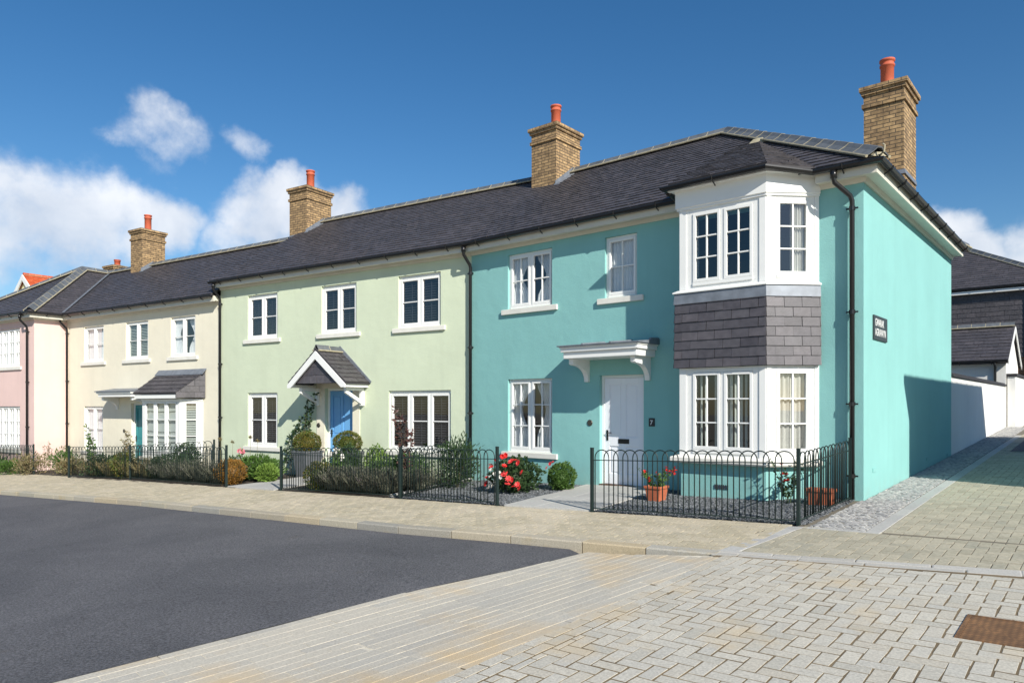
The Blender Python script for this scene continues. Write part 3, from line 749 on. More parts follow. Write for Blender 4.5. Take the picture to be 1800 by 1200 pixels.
m = MB(Matrix.Translation((-4.84, -.018, .92)) @ Matrix.Rotation(R(90), 4, 'X')); m.lathe(0, 0, [(0, 0), (.06, 0), (.06, .012), (.04, .018), (0, .02)], 18); m.build('doorbell', M['brass'], green, True)
number(green, -3.56, .86, '5')
# gabled porch
pcx = -4.07; hw = 1.0; yb = -.82; za, ze = 2.80, 1.99
sl_ = (za-ze)/hw
pr = MB()
LP = [(pcx-hw, yb, ze), (pcx, yb, za), (pcx, -.002, za), (pcx-hw, -.002, ze)]; RPp = [(pcx, yb, za), (pcx+hw, yb, ze), (pcx+hw, -.002, ze), (pcx, -.002, za)]
pr.prism([Vector(p)-Vector((0, 0, .045)) for p in LP], (0, 0, .035)); pr.prism([Vector(p)-Vector((0, 0, .045)) for p in RPp], (0, 0, .035))
porch = pr.build('porch', M['slatebase'], green)
slates('slates', M['slate'], porch, LP, LP[0], (0, 1, 0), .22, .17); slates('slates', M['slate'], porch, RPp, RPp[1], (0, 1, 0), .22, .17)
bgb = MB()
for s in (-1, 1):                        # barge boards
    bgb.prism([(pcx, yb-.03, za-.05), (pcx+s*(hw-.0), yb-.03, ze-.05), (pcx+s*(hw-.0), yb-.03, ze-.13), (pcx+s*(hw-.12), yb-.03, ze-.13), (pcx, yb-.03, za-.24)], (0, .04, 0))
    bgb.box(pcx+s*(hw-.08)-.03, pcx+s*(hw-.08)+.03, yb+.012, -.003, ze-.12, ze-.045)
bgb.build('barge_board', M['white'], porch)
gbl = MB(); g0 = [(pcx-hw+.26, yb+.06, ze-.02), (pcx+hw-.26, yb+.06, ze-.02), (pcx, yb+.06, za-.22)]; gbl.prism(g0, (0, .03, 0)); gbl.build('gable_board', M['slatebase'], porch)
slates('gable_slates', M['hangslate'], porch, [(p[0], yb+.055, p[2]) for p in g0], (pcx-hw, yb+.055, ze-.02), (1, 0, 0), .24, .2, .006, flat=True)
for s in (-1, 1):
    br = MB(); xx = pcx+s*(hw-.22)
    br.box(xx-.05, xx+.05, -.09, -.003, 1.42, ze-.12); br.box(xx-.045, xx+.045, -.62, -.091, ze-.20, ze-.12)
    br.prism([(xx-.035, -.092, 1.46), (xx-.035, -.092, 1.56), (xx-.035, -.55, ze-.201), (xx-.035, -.62, ze-.201), (xx-.035, -.62, ze-.26)], (.07, 0, 0))
    br.build('bracket', M['white'], porch, bevel=.005)
mt, mm = MB(), MB(); ridge_tiles(mt, mm, (pcx, yb, za+.06), (pcx, -.01, za+.06), .10, .09, .42, .03); mt.build('ridge_tiles', M['ridge'], porch); mm.build('ridge_mortar', M['mortar'], porch)
fl = MB(); fl.prism([(pcx, -.03, za+.13), (pcx, -.03, za-.0), (pcx+hw+.04, -.03, ze-.02), (pcx+hw+.06, -.03, ze+.03)], (0, .029, 0)); fl.prism([(pcx, -.03, za+.13), (pcx-hw-.06, -.03, ze+.03), (pcx-hw-.04, -.03, ze-.02), (pcx, -.03, za-.0)], (0, .029, 0)); fl.build('flashing', M['lead'], porch)
# roof
GP = [(-9.02, -.30, ZE), (0+(-.30)*tan4, -.30, ZE), (3.72*tan4, 3.72, Tz(3.72)), (-9.02, 3.72, Tz(3.72))]
GB = [(7.74*tan4, 7.74, ZE), (-9.02, 7.74, ZE), GP[3], GP[2]]
rb = MB()
for P in (GP, GB): rb.prism([Vector(p)-Vector((0, 0, .055)) for p in P], (0, 0, .05))
groof = rb.build('roof', M['slatebase'], green)
slates('slates', M['slate'], groof, GP, GP[0], (1, 0, 0)); slates('slates', M['slate'], groof, GB, GB[0], (-1, 0, 0))
mt, mm = MB(), MB(); ridge_tiles(mt, mm, (-9.02, 3.72, Tz(3.72)+.08), (3.72*tan4, 3.72, Tz(3.72)+.08)); mt.build('ridge_tiles', M['ridge'], groof); mm.build('ridge_mortar', M['mortar'], groof)
fs = MB(); fs.sweep([(-8.95, 0), (0.0, 0)], 4.96, sof); fs.sweep([(-8.90, -.002), (-.0, -.002)], 4.80, [(0, -.05), (.03, -.05), (.05, .019), (0, .019)]); fs.build('fascia', M['soffit'], green)
gutter(green, [(-9.03, -.245), (-.02, -.245)], 4.975)
downpipe(green, -8.84, 4.90, -.5, yg=-.30, y=-.075)
c3 = chimney(green, -9.50, -8.68, 3.0, 4.05, 6.2, 8.55, poth=.68)
flashing(c3, [([(-8.675, 2.95, 6.97), (-8.675, 3.72, 7.46), (-8.675, 3.72, 7.66), (-8.675, 2.95, 7.12)], (.012, 0, 0)),
              ([(-9.50, 2.985, 6.86), (-8.66, 2.985, 6.90), (-8.66, 2.985, 7.05), (-9.50, 2.985, 7.01)], (0, .012, 0)),
              ([(-8.68, 2.9, 6.99), (-8.54, 2.9, 6.99), (-8.54, 3.72, 7.50), (-8.68, 3.72, 7.50)], (0, 0, .03))])

# ================================================================== CREAM HOUSE
cream = empty('house', MG @ Matrix.Translation((-8.91, 0, 0)), 'cream terrace house with lean-to slate bay roof and flat porch canopy', 'house', 'houses of the painted terrace')
MC = -(-8.91)
def cx_(v): return v+8.91
w = MB(); ZC = 4.62
cw = [(-16.45, -15.2, 2.92, 4.13), (-13.85, -12.58, 2.92, 4.13), (-11.36, -10.12, 2.92, 4.13), (-16.45, -15.25, -.10, 1.40), (-13.55, -12.45, -.60, 1.50), (-11.95, -9.75, -.05, 1.62)]
cw = [(cx_(a), cx_(b), c, d) for a, b, c, d in cw]
wall(w, -8.70, 0, -1.9, 4.60, cw, .15)
w.poly([(0, 6.5, -1.9), (-8.7, 6.5, -1.9), (-8.7, 6.5, 4.6), (0, 6.5, 4.6)])
w.build('wall', M['cream'], cream)
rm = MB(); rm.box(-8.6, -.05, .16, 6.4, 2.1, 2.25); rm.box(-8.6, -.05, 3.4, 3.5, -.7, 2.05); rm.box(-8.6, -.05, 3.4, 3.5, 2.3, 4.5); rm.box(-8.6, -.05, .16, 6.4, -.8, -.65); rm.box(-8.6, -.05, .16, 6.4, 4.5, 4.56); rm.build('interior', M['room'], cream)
window(cream, I4, *cw[0], 2, 1, 2, cover='sheer', y=.055, label='leftmost upstairs window'); window(cream, I4, *cw[1], 2, 1, 2, cover='slatwhite', y=.055, label='middle upstairs window'); window(cream, I4, *cw[2], 2, 1, 2, cover='net', y=.055, label='rightmost upstairs window over the bay')
window(cream, I4, *cw[3], 2, 1, 2, cover='sheer', y=.055, label='ground-floor window left of the porch')
door(cream, I4, cw[4][0], cw[4][1], -.60, 1.50, 'tealdoor', y=.12, letter=False)
bell(cream, cx_(-13.95), .60)
c0, c1_ = cx_(-14.45), cx_(-12.45)
cn = MB(); cn.box(c0+.05, c1_-.05, -.60, -.002, 1.70, 1.80); cn.box(c0, c1_, -.64, -.002, 1.80, 1.86); co = cn.build('canopy', M['white'], cream, bevel=.008)
cl = MB(); cl.hull8([(c0-.04, -.68, 1.861), (c1_+.02, -.68, 1.861), (c1_+.02, -.001, 1.861), (c0-.04, -.001, 1.861)], [(c0-.04, -.68, 1.89), (c1_+.02, -.68, 1.89), (c1_+.02, -.001, 1.99), (c0-.04, -.001, 1.99)]); cl.build('lead_cover', M['lead'], co)
corbel(co, c0+.10, c0+.20, 1.70, .52, .40); corbel(co, c1_-.22, c1_-.12, 1.70, .52, .40)
# bay with lean-to roof
q0, q1, qs, qy = cx_(-12.12), cx_(-10.18), cx_(-9.74), -.46
XFf, Lf = XF(q0, qy, q1, qy); XFs, Ls = XF(q1, qy, qs, 0)
a = MB(XFf); wall(a, 0, Lf, -.12, 1.62, [(.10, Lf-.10, -.05, 1.58)], .05); a.X = XFs; wall(a, 0, Ls, -.12, 1.62, [(.08, Ls-.10, -.05, 1.58)], .05); a.X = I4; a.box(q0, q0+.05, qy+.051, -.001, -.12, 1.62)
a.sweep([(q0, 0), (q0, qy), (q1, qy), (qs, 0)], 1.56, [(0, 0), (.03, .01), (.03, .06), (0, .06)])
cb = a.build('bay_window', M['white'], cream)
w1 = window(cb, XFf, .10, Lf-.10, -.05, 1.58, 3, 1, 3, y=0, sill=False, cover='roman', sw=.04); flatten(w1, cb)
w1 = window(cb, XFs, .08, Ls-.10, -.05, 1.58, 1, 1, 3, y=0, sill=False, cover='slatwhite', sw=.04); flatten(w1, cb)
s = MB(); s.sweep([(q0, 0), (q0, qy), (q1, qy), (qs, 0)], -.22, [(-.02, 0), (.09, 0), (.09, .07), (0, .10), (-.02, .10)]); s.build('sill', M['stonewhite'], cb)
s = MB(); s.sweep([(q0, 0), (q0, qy), (q1, qy), (qs, 0)], -1.6, [(-.12, 0), (-.02, 0), (-.02, 1.38), (-.12, 1.38)]); s.build('bay_base', M['cream'], cb)
la, lb = cx_(-12.28), cx_(-9.62); lp = [(la, -.66, 1.80), (cx_(-10.05), -.66, 1.80), (lb, -.002, 2.42), (la, -.002, 2.42)]
lp = [(la, -.66, 1.80), (lb-.45, -.66, 1.80), (lb, -.05, 2.40), (la+.35, -.05, 2.40)]
lr = MB(); lr.prism([Vector(p)-Vector((0, 0, .04)) for p in lp], (0, 0, .034))
lr.prism([(lb-.45, -.66, 1.66), (lb, -.01, 1.66), (lb, -.01, 2.42), (lb-.45, -.66, 1.79)], (-.03, .01, 0))
lro = lr.build('bay_roof', M['slatebase'], cream)
slates('slates', M['slate'], lro, lp, lp[0], (1, 0, 0), .25, .17)
slates('hung_slates', M['slate'], lro, [(lb-.44, -.665, 1.66), (lb+.008, -.02, 1.66), (lb+.008, -.02, 2.40), (lb-.44, -.665, 1.79)], (lb-.44, -.665, 1.66), (lb+.008-lb+.44, .645, 0), .25, .17, .006, flat=True)
s = MB(); s.box(la+.04, lb-.47, -.64, -.03, 1.64, 1.755); s.build('fascia', M['white'], lro)
s = MB(); s.prism([(la+.28, -.14, 2.345), (lb+.05, -.14, 2.345), (lb+.05, -.005, 2.50), (la+.28, -.005, 2.50)], (0, 0, .02)); s.build('flashing', M['lead'], lro)
# pink geometry in cream coordinates: right wall x=-8.70, front y=-1.06
PX, PY = -8.70, -1.06
pe = PX+.28                                # eave of the right slope
RUN = 3.55; ZRC = ZC+.65*RUN
CP = [(pe, -.30, ZC), (-.02, -.30, ZC), (-.02, 3.25, ZRC), (pe-RUN, 3.25, ZRC)]
CB = [(-.02, 6.80, ZC), (pe, 6.80, ZC), (pe-RUN, 3.25, ZRC), (-.02, 3.25, ZRC)]
rb = MB()
for P in (CP, CB): rb.prism([Vector(p)-Vector((0, 0, .055)) for p in P], (0, 0, .05))
croof = rb.build('roof', M['slatebase'], cream)
slates('slates', M['slate'], croof, CP, CP[0], (1, 0, 0)); slates('slates', M['slate'], croof, CB, CB[0], (-1, 0, 0))
mt, mm = MB(), MB(); zr = ZRC+.08; ridge_tiles(mt, mm, (pe-RUN, 3.25, zr), (-.02, 3.25, zr)); mt.build('ridge_tiles', M['ridge'], croof); mm.build('ridge_mortar', M['mortar'], croof)
vl = MB(); v0 = Vector((pe+.02, -.30, ZC+.015)); v1 = Vector((pe-RUN+.02, 3.25, ZRC+.03)); vs_ = Vector((.13, .13, .05))
vl.add([tuple(v0-vs_*Vector((1, 0, 0))-Vector((.0, 0, -.035))), tuple(v0+Vector((.13, 0, .035))), tuple(v1+Vector((.13, 0, .035))), tuple(v1-Vector((.13, 0, -.035)))], [(0, 1, 2, 3)])
vl.build('valley', M['lead'], croof)
fs = MB(); fs.sweep([(PX+.0, 0), (0.0, 0)], 4.58, sof); fs.sweep([(PX, -.002), (-.0, -.002)], 4.42, [(0, -.05), (.03, -.05), (.05, .019), (0, .019)]); fs.build('fascia', M['soffit'], cream)
gutter(cream, [(PX+.27, -.245), (-.02, -.245)], 4.595)
downpipe(cream, PX+.14, 4.52, -.75, yg=-.30, y=-.075)
c4 = chimney(cream, -9.60, -8.82, 2.80, 3.75, 6.0, 8.33, poth=.66)
flashing(c4, [([(-8.815, 2.75, 6.60), (-8.815, 3.25, 6.93), (-8.815, 3.25, 7.12), (-8.815, 2.75, 6.77)], (.012, 0, 0)), ([(-8.82, 2.7, 6.60), (-8.68, 2.7, 6.60), (-8.68, 3.25, 6.96), (-8.82, 3.25, 6.96)], (0, 0, .03))])

# ================================================================== PINK HOUSE
pink = empty('house', MG @ Matrix.Translation((-17.61, -1.06, 0)), 'pale pink house standing forward at the left end of the terrace', 'house', 'houses of the painted terrace')
w = MB(); pw = [(-2.95, -1.02, 2.80, 4.15), (-2.95, -1.02, -.12, 1.40), (-5.6, -4.2, 2.80, 4.15), (-5.6, -4.2, -.12, 1.40)]
wall(w, -6.54, 0, -2.2, 4.60, pw, .12)
w.poly([(0, 0, -2.2), (0, 1.06, -2.2), (0, 1.06, 4.6), (0, 0, 4.6)]); w.poly([(0, 7.5, -2.2), (0, 9, -2.2), (0, 9, 4.6), (0, 7.5, 4.6)])
w.poly([(-6.54, 0, -2.2), (-6.54, 0, 4.6), (-6.54, 9, 4.6), (-6.54, 9, -2.2)]); w.poly([(0, 9, -2.2), (-6.54, 9, -2.2), (-6.54, 9, 4.6), (-3.27, 9, 6.75), (0, 9, 4.6)])
w.build('wall', M['pink'], pink)
rm = MB(); rm.box(-6.4, -.1, .16, 8, 2.1, 2.25); rm.box(-6.4, -.1, 3.4, 3.5, -.9, 4.5); rm.box(-6.4, -.1, .16, 8, 4.5, 4.56); rm.build('interior', M['room'], pink)
for o_ in pw: window(pink, I4, *o_, 4, 2, 3, cover='sheer', y=.06, sw=.035, mw=.04)
zr0 = ZRC; rx = .28-RUN
HP = [(-6.82, -.30, ZC), (.28, -.30, ZC), (rx, 3.25, zr0)]
HS1 = [(.28, -.30, ZC), (.28, .76, ZC), (rx, 4.31, zr0), (rx, 3.25, zr0)]
HS2 = [(rx, 4.31, zr0), (rx, 9.3, zr0), (.28, 9.3, ZC), (.28, 7.86, ZC)]
HW = [(-6.82, 9.3, ZC), (-6.82, -.30, ZC), (rx, 3.25, zr0), (rx, 9.3, zr0)]
rb = MB()
for P in (HP, HS1, HS2, HW): rb.prism([Vector(p)-Vector((0, 0, .055)) for p in P], (0, 0, .05))
proof = rb.build('roof', M['slatebase'], pink)
slates('slates', M['slate'], proof, HP, HP[0], (1, 0, 0)); slates('slates', M['slate'], proof, HS1, HS1[0], (0, 1, 0)); slates('slates', M['slate'], proof, HS2, HS2[3], (0, 1, 0)); slates('slates', M['slate'], proof, HW, HW[0], (0, -1, 0))
mt, mm = MB(), MB(); zt = zr0+.08
ridge_tiles(mt, mm, (-6.80, -.28, ZC+.08), (rx-.02, 3.23, zt+.01), .17, .075, .42); ridge_tiles(mt, mm, (rx, 3.25, zt), (rx, 9.3, zt)); ridge_tiles(mt, mm, (rx+.02, 3.23, zt+.01), (.26, -.28, ZC+.08), .17, .075, .42)
mt.build('ridge_tiles', M['ridge'], proof); mm.build('ridge_mortar', M['mortar'], proof)
fs = MB(); fs.sweep([(-6.54, 0), (0, 0), (0, 1.0)], 4.58, sof); fs.sweep([(-6.54, -.002), (.002, -.002), (.002, 1.0)], 4.42, [(0, -.05), (.03, -.05), (.05, .019), (0, .019)]); fs.build('fascia', M['soffit'], pink)
gutter(pink, [(-6.8, -.245), (.245, -.245), (.245, .80)], 4.595)
downpipe(pink, -.34, 4.52, -.9, yg=-.30, y=-.075)
c5 = chimney(pink, -6.1, -5.35, 5.6, 6.35, 4.4, 7.75, poth=.32)

# ================================================================== BACKGROUND HOUSES
def simple_house(name, mw, label, L, Dp, z0, ze, pitch, wmat, rmat, hip=(False, False), ov=.3, pots=(), group=None):
    h = empty(name, mw, label, 'house', group)
    w = MB(); w.box(-L, 0, 0, Dp, z0, ze-.02); zr_ = ze+pitch*(Dp/2+ov)
    for s, xx in ((0, -L), (1, -.0)):
        if not hip[s]: w.prism([(xx, 0, ze-.02), (xx, Dp, ze-.02), (xx, Dp/2, ze+pitch*Dp/2-.05)], ((.1 if s == 0 else -.1), 0, 0))
    w.build('wall', wmat, h)
    xl = -L-ov*(1 if hip[0] else .4); xr = ov*(1 if hip[1] else .4); hd = Dp/2+ov
    rl = xl+(hd if hip[0] else 0); rr = xr-(hd if hip[1] else 0)
    F = [(xl, -ov, ze), (xr, -ov, ze), (rr, Dp/2, zr_), (rl, Dp/2, zr_)]; B = [(xr, Dp+ov, ze), (xl, Dp+ov, ze), (rl, Dp/2, zr_), (rr, Dp/2, zr_)]
    fc_ = [F, B]
    if hip[1]: fc_.append([(xr, -ov, ze), (xr, Dp+ov, ze), (rr, Dp/2, zr_)])
    if hip[0]: fc_.append([(xl, Dp+ov, ze), (xl, -ov, ze), (rl, Dp/2, zr_)])
    r = MB()
    for P in fc_: r.prism([Vector(p)-Vector((0, 0, .12)) for p in P], (0, 0, .11))
    ro = r.build('roof', M['slatebase'], h)
    for P in fc_:
        slates('slates', rmat, ro, P, P[0], Vector(P[1])-Vector(P[0]), .3, .24)
    mt, mm = MB(), MB(); ridge_tiles(mt, mm, (rl, Dp/2, zr_+.08), (rr, Dp/2, zr_+.08))
    if hip[1]: ridge_tiles(mt, mm, (rr, Dp/2, zr_+.08), (xr, -ov, ze+.08))
    mt.build('ridge_tiles', M['redtile'] if rmat is M['redtile'] else M['ridge'], ro); mm.build('ridge_mortar', M['mortar'], ro)
    return h
# dark slate-hung house beyond the alley
rear = simple_house('house', MT @ Matrix.Translation((1.15, 25, 0)), 'dark slate-hung house with brown brick ground floor at the far end of the alley', 9.5, 8, -1, 6.5, .60, M['redbrick'], M['slate'], (False, True))
hb = MB(); hb.box(-9.5, .03, -.03, -.002, 3.45, 6.45); hbo = hb.build('slate_cladding', M['slatebase'], rear)
slates('hung_slates', M['slate'], hbo, [(-9.5, -.04, 3.45), (.03, -.04, 3.45), (.03, -.04, 6.4), (-9.5, -.04, 6.4)], (-9.5, -.04, 3.45), (1, 0, 0), .34, .2, .01, flat=True)
f_ = MB(); f_.box(-9.6, .2, -.30, -.05, 6.24, 6.36); f_.build('fascia', M['white'], rear)
gutter(rear, [(-9.6, -.30), (.3, -.30)], 6.47)
p_ = MB(); p_.tube([(-1.02, -.1, 6.3), (-1.02, -.1, .5)], .05, 8); p_.build('downpipe', M['black'], rear)
chimney(rear, -.9, -.2, 6.2, 7.0, 7.0, 9.35, poth=.5)
# garage and garden wall
gar = simple_house('garage', MT @ Matrix.Translation((.02, 18.0, 0)), 'small white outbuilding with slate roof behind the garden wall', 6.5, 3.9, -.5, 2.98, .62, M['whiter'], M['slate'], (False, False), .22)
gar['category'] = 'garage'
gt = MB(); gt.tube([(-.30, -.28, 2.93), (-.30, -.28, 2.85), (-.30, -.06, 2.75), (-.30, -.06, 1.5)], .04, 8); gt.build('downpipe', M['black'], gar)
gutter(gar, [(-6.5, -.22), (.08, -.22)], 2.96)
vb = MB()
for s_, ys in ((0, -.22), (1, 4.12)):
    vb.prism([(.085, ys, 2.80), (.085, ys, 2.95), (.085, 1.95, 4.28), (.085, 1.95, 4.13)], (.03, 0, 0))
vb.build('barge_board', M['white'], gar)
gwl = MB(); gwl.box(-.25, 0, 7.47, 17.97, -.6, 2.08)
gwo = empty('garden_wall', MT, 'white rendered garden wall with dark coping running up the alley', 'wall')
gwl.build('wall', M['whiter'], gwo)
cp = MB(); cp.box(-.30, .05, 7.47, 17.98, 2.085, 2.15); cp.box(-.24, -.01, 7.47, 17.98, 2.15, 2.19); cp.build('coping', M['slatebase'], gwo, bevel=.01)
gw2 = empty('garden_wall', MT, 'short white wall stub with dark coping beside the outbuilding gable', 'wall')
g_ = MB(); g_.box(.05, .28, 18.1, 21.9, -.2, 2.42); g_.build('wall', M['whiter'], gw2); g_ = MB(); g_.box(.01, .33, 18.05, 21.95, 2.425, 2.52); g_.build('coping', M['slatebase'], gw2, bevel=.01)
# cream house with the orange roof, far left
MO = frame(-58.0, 72.0, 0)
def orange_house():
    h = empty('house', Matrix.Translation((-41.1, 60.0, 0)) @ Matrix.Rotation(R(-35.6), 4, 'Z'), 'distant yellow gabled house with bright orange tiled roof', 'house')
    w = MB(); W = 3.2; ze_, za_ = 10.1, 12.5
    w.box(-W, W, 0, 9, -3, ze_); w.prism([(-W, 0, ze_), (W, 0, ze_), (0, 0, za_-.35)], (0, .3, 0)); w.build('wall', M['yellow'], h)
    r = MB(); P1 = [(0, -.2, za_), (W+.4, -.2, ze_-.3), (W+.4, 9, ze_-.3), (0, 9, za_)]; P2 = [(-W-.4, -.2, ze_-.3), (0, -.2, za_), (0, 9, za_), (-W-.4, 9, ze_-.3)]
    for P in (P1, P2): r.prism([Vector(p)-Vector((0, 0, .2)) for p in P], (0, 0, .18))
    ro = r.build('roof', M['redtile'], h)
    slates('roof_tiles', M['redtile'], ro, P1, P1[1], (0, 1, 0), .25, .2, .012); slates('roof_tiles', M['redtile'], ro, P2, P2[0], (0, 1, 0), .25, .2, .012)
    b = MB()
    for s in (-1, 1): b.prism([(0, -.29, za_-.05), (s*(W+.4), -.29, ze_-.35), (s*(W+.4), -.29, ze_-.75), (s*W, -.29, ze_-.75), (0, -.29, za_-.5)], (0, .09, 0))
    b.build('barge_board', M['white'], h)
    mt, mm = MB(), MB(); ridge_tiles(mt, mm, (0, -.2, za_+.08), (0, 9, za_+.08), .15, .13, .45); mt.build('ridge_tiles', M['redtile'], ro); mm.build('ridge_mortar', M['mortar'], ro)
orange_house()
# house across the alley, outside the frame, whose shadow falls on the turquoise side wall
opp = simple_house('house', MT @ Matrix.Translation((5.6, 9.6, 0)) @ Matrix.Rotation(R(-90), 4, 'Z'), 'white hipped-roof house on the other side of the alley, beyond the right edge', 9.1, 7, -.5, 5.55, .58, M['whiter'], M['slate'], (True, True))
opp.matrix_world = MT @ Matrix.Translation((5.6, .65, 0)) @ Matrix.Rotation(R(90), 4, 'Z') @ Matrix.Translation((9.1, -7, 0))

# ================================================================== STREET NAME SIGN
sg = empty('street_sign', MT @ Matrix.Translation((.0, .93, 2.64)), 'black street name plate with white lettering on the turquoise side wall', 'sign')
s = MB(); s.box(.001, .025, -.42, .42, -.19, .19); s.build('plate', M['signblack'], sg, bevel=.005)
RX = Matrix.Translation((.027, 0, 0)) @ Matrix.Rotation(R(90), 4, 'Z') @ Matrix.Rotation(R(90), 4, 'X')
text_mesh('lettering', 'GWARAK', .165, M['letter'], sg, Matrix.Translation((0, -.36, .025)) @ RX, .001, .70)
text_mesh('lettering', 'AGRAVAYN', .165, M['letter'], sg, Matrix.Translation((0, -.36, -.125)) @ RX, .001, .70)

# ================================================================== GROUND
def gobj(mb, name, mat, kind='structure'):
    o = mb.build(name, mat, None, mw=MT); o['kind'] = kind; return o
KERB = [(-46, -10.1), (-26, -7.2), (-18.78, -6.13), (-12.38, -5.30), (-7.64, -4.94), (-4.99, -4.76), (-3.09, -4.50), (-2.04, -4.40), (-.40, -4.24), (.41, -4.12), (2.24, -3.78), (8, -2.7)]
def kerb_y(x):
    for (a, b), (c, d) in zip(KERB, KERB[1:]):
        if a <= x <= c: return b+(d-b)*(x-a)/(c-a)
    return KERB[-1][1]
def roadz(x, y):                         # level of the road and the granite apron
    t = min(1, max(0, (-x-.1)/1.9)); t = t*t*(3-2*t); return gz(x, y)-.085*t
g = MB(); g.poly([(-400, -400, 0), (400, -400, 0), (400, 400, 0), (-400, 400, 0)])
g.v = [(x, y, .038*max(-40, min(40, y))+.027*max(-60, min(60, x))-.5) for x, y, z in g.v]
base = MB()
xs = [-300, -60, -30, -15, -8, -2, 2, 8, 30, 60, 300]; ys = [-300, -60, -25, -10, -4, 4, 12, 26, 40, 60, 300]
idx = {}
for i, x in enumerate(xs):
    for j, y in enumerate(ys):
        idx[i, j] = len(base.v); base.v.append((x, y, .038*max(-30, min(40, y))+.027*max(-60, min(30, x))-.14))
base.f = [(idx[i, j], idx[i+1, j], idx[i+1, j+1], idx[i, j+1]) for i in range(len(xs)-1) for j in range(len(ys)-1)]
gobj(base, 'ground', M['earth'])

def pave(name, mat, region, org, ang, l, w, pattern, zf, gap=.008, th=.03, cham=.004, jit=.002, lift=0, bed=None, rot_j=.0, skip=None, wob=0):
    """individual paving blocks cut to a convex region (teal-frame plan coordinates)"""
    ca, sa = math.cos(R(ang)), math.sin(R(ang))
    reg = ccw([((x-org[0])*ca+(y-org[1])*sa, -(x-org[0])*sa+(y-org[1])*ca) for x, y in region])
    u0 = min(p[0] for p in reg); u1 = max(p[0] for p in reg); v0 = min(p[1] for p in reg); v1 = max(p[1] for p in reg)
    rects = []
    if pattern == 'row':
        j = math.floor(v0/w)
        while j*w < v1:
            off = (.5*l if j % 2 else 0)+random.uniform(-.06, .06)*l
            i = math.floor((u0-off)/l)-1
            while i*l+off < u1:
                rects.append((i*l+off, j*w, i*l+off+l, j*w+w)); i += 1
            j += 1
    elif pattern == 'herring':
        for i in range(math.floor(u0/w)-2, math.ceil(u1/w)+2):
            for j in range(math.floor(v0/w)-2, math.ceil(v1/w)+2):
                c = (i-j) % 4
                if c == 0: rects.append((i*w, j*w, i*w+2*w, j*w+w))
                elif c == 3: rects.append((i*w, j*w, i*w+w, j*w+2*w))
    elif pattern == 'plank':
        j = math.floor(v0/w)
        while j*w < v1:
            u = u0-random.uniform(0, l)
            while u < u1:
                k = l*random.uniform(.7, 1.3); rects.append((u, j*w, u+k, j*w+w)); u += k
            j += 1
    mb = MB(); h = gap/2
    for (a, b, c, d) in rects:
        r_ = random.uniform(-rot_j, rot_j); mx, my = (a+c)/2, (b+d)/2; cr, sr = math.cos(r_), math.sin(r_)
        hh = h*random.uniform(.7, 1.3)
        q = [(a+hh, b+hh), (c-hh, b+hh), (c-hh, d-hh), (a+hh, d-hh)]
        if wob: q = [(x+random.uniform(-wob, wob), y+random.uniform(-wob, wob)) for x, y in q]
        q = [(mx+(x-mx)*cr-(y-my)*sr, my+(x-mx)*sr+(y-my)*cr) for x, y in q]
        q = clip(q, reg)
        if len(q) < 3: continue
        A = area(q)
        if A < .06*l*w: continue
        if skip and skip(org[0]+mx*ca-my*sa, org[1]+mx*sa+my*ca): continue
        n = len(q); cx = sum(p[0] for p in q)/n; cy = sum(p[1] for p in q)/n
        k = max(.3, 1-2*cham/math.sqrt(A)*1.4)
        dz = random.uniform(-jit, jit); tx = random.uniform(-jit, jit)/l; ty = random.uniform(-jit, jit)/w
        vs = []
        for lvl, s_ in ((0, k), (-cham*.8, 1), (-th, 1)):
            for (x, y) in q:
                x2 = cx+(x-cx)*s_; y2 = cy+(y-cy)*s_
                X = org[0]+x2*ca-y2*sa; Y = org[1]+x2*sa+y2*ca
                vs.append((X, Y, zf(X, Y)+lift+lvl+dz+tx*(x2-cx)+ty*(y2-cy)))
        fs = [tuple(range(n))]
        for b_ in (0, n):
            fs += [(b_+i, b_+n+i, b_+n+(i+1) % n, b_+(i+1) % n) for i in range(n)]
        mb.add(vs, fs)
    o = gobj(mb, name, mat)
    return o
def sheet(name, mat, poly, zf, lift, nx=1, kind='structure'):
    """a sheet draped over zf; poly = convex quad"""
    mb = MB(); n = 30; a, b, c, d = [Vector(p) for p in poly]
    vs = []; fs = []
    for i in range(n+1):
        for j in range(n+1):
            s_, t_ = i/n, j/n; p = (a*(1-s_)+b*s_)*(1-t_)+(d*(1-s_)+c*s_)*t_; vs.append((p.x, p.y, zf(p.x, p.y)+lift))
    for i in range(n):
        for j in range(n): q = i*(n+1)+j; fs.append((q, q+n+1, q+n+2, q+1))
    mb.add(vs, fs); return gobj(mb, name, mat, kind)

# asphalt road
AE = [(-1.90, -4.62), (-2.12, -5.62), (-2.46, -6.85), (-2.62, -8.08), (-2.86, -9.76), (-3.3, -13), (-4, -18)]
ro = MB(); top = [(x, y-.02) for x, y in KERB if x < -2.0]+[AE[0]]
cols = []
vs = []; fs = []
lx = [-46, -36, -26, -18.78, -15, -12.38, -10, -7.64, -4.99, -3.09, -2.2, -1.9]
for x in lx:
    for j in range(13):
        yt = kerb_y(x)-.02
        if x > -2.0: yt = -4.62
        yb = -20; t = (j/12)**1.5; vs.append((x, yt+(yb-yt)*t, 0))
n = 13
for i in range(len(lx)-1):
    for j in range(12): q = i*n+j; fs.append((q, q+1, q+n+1, q+n))
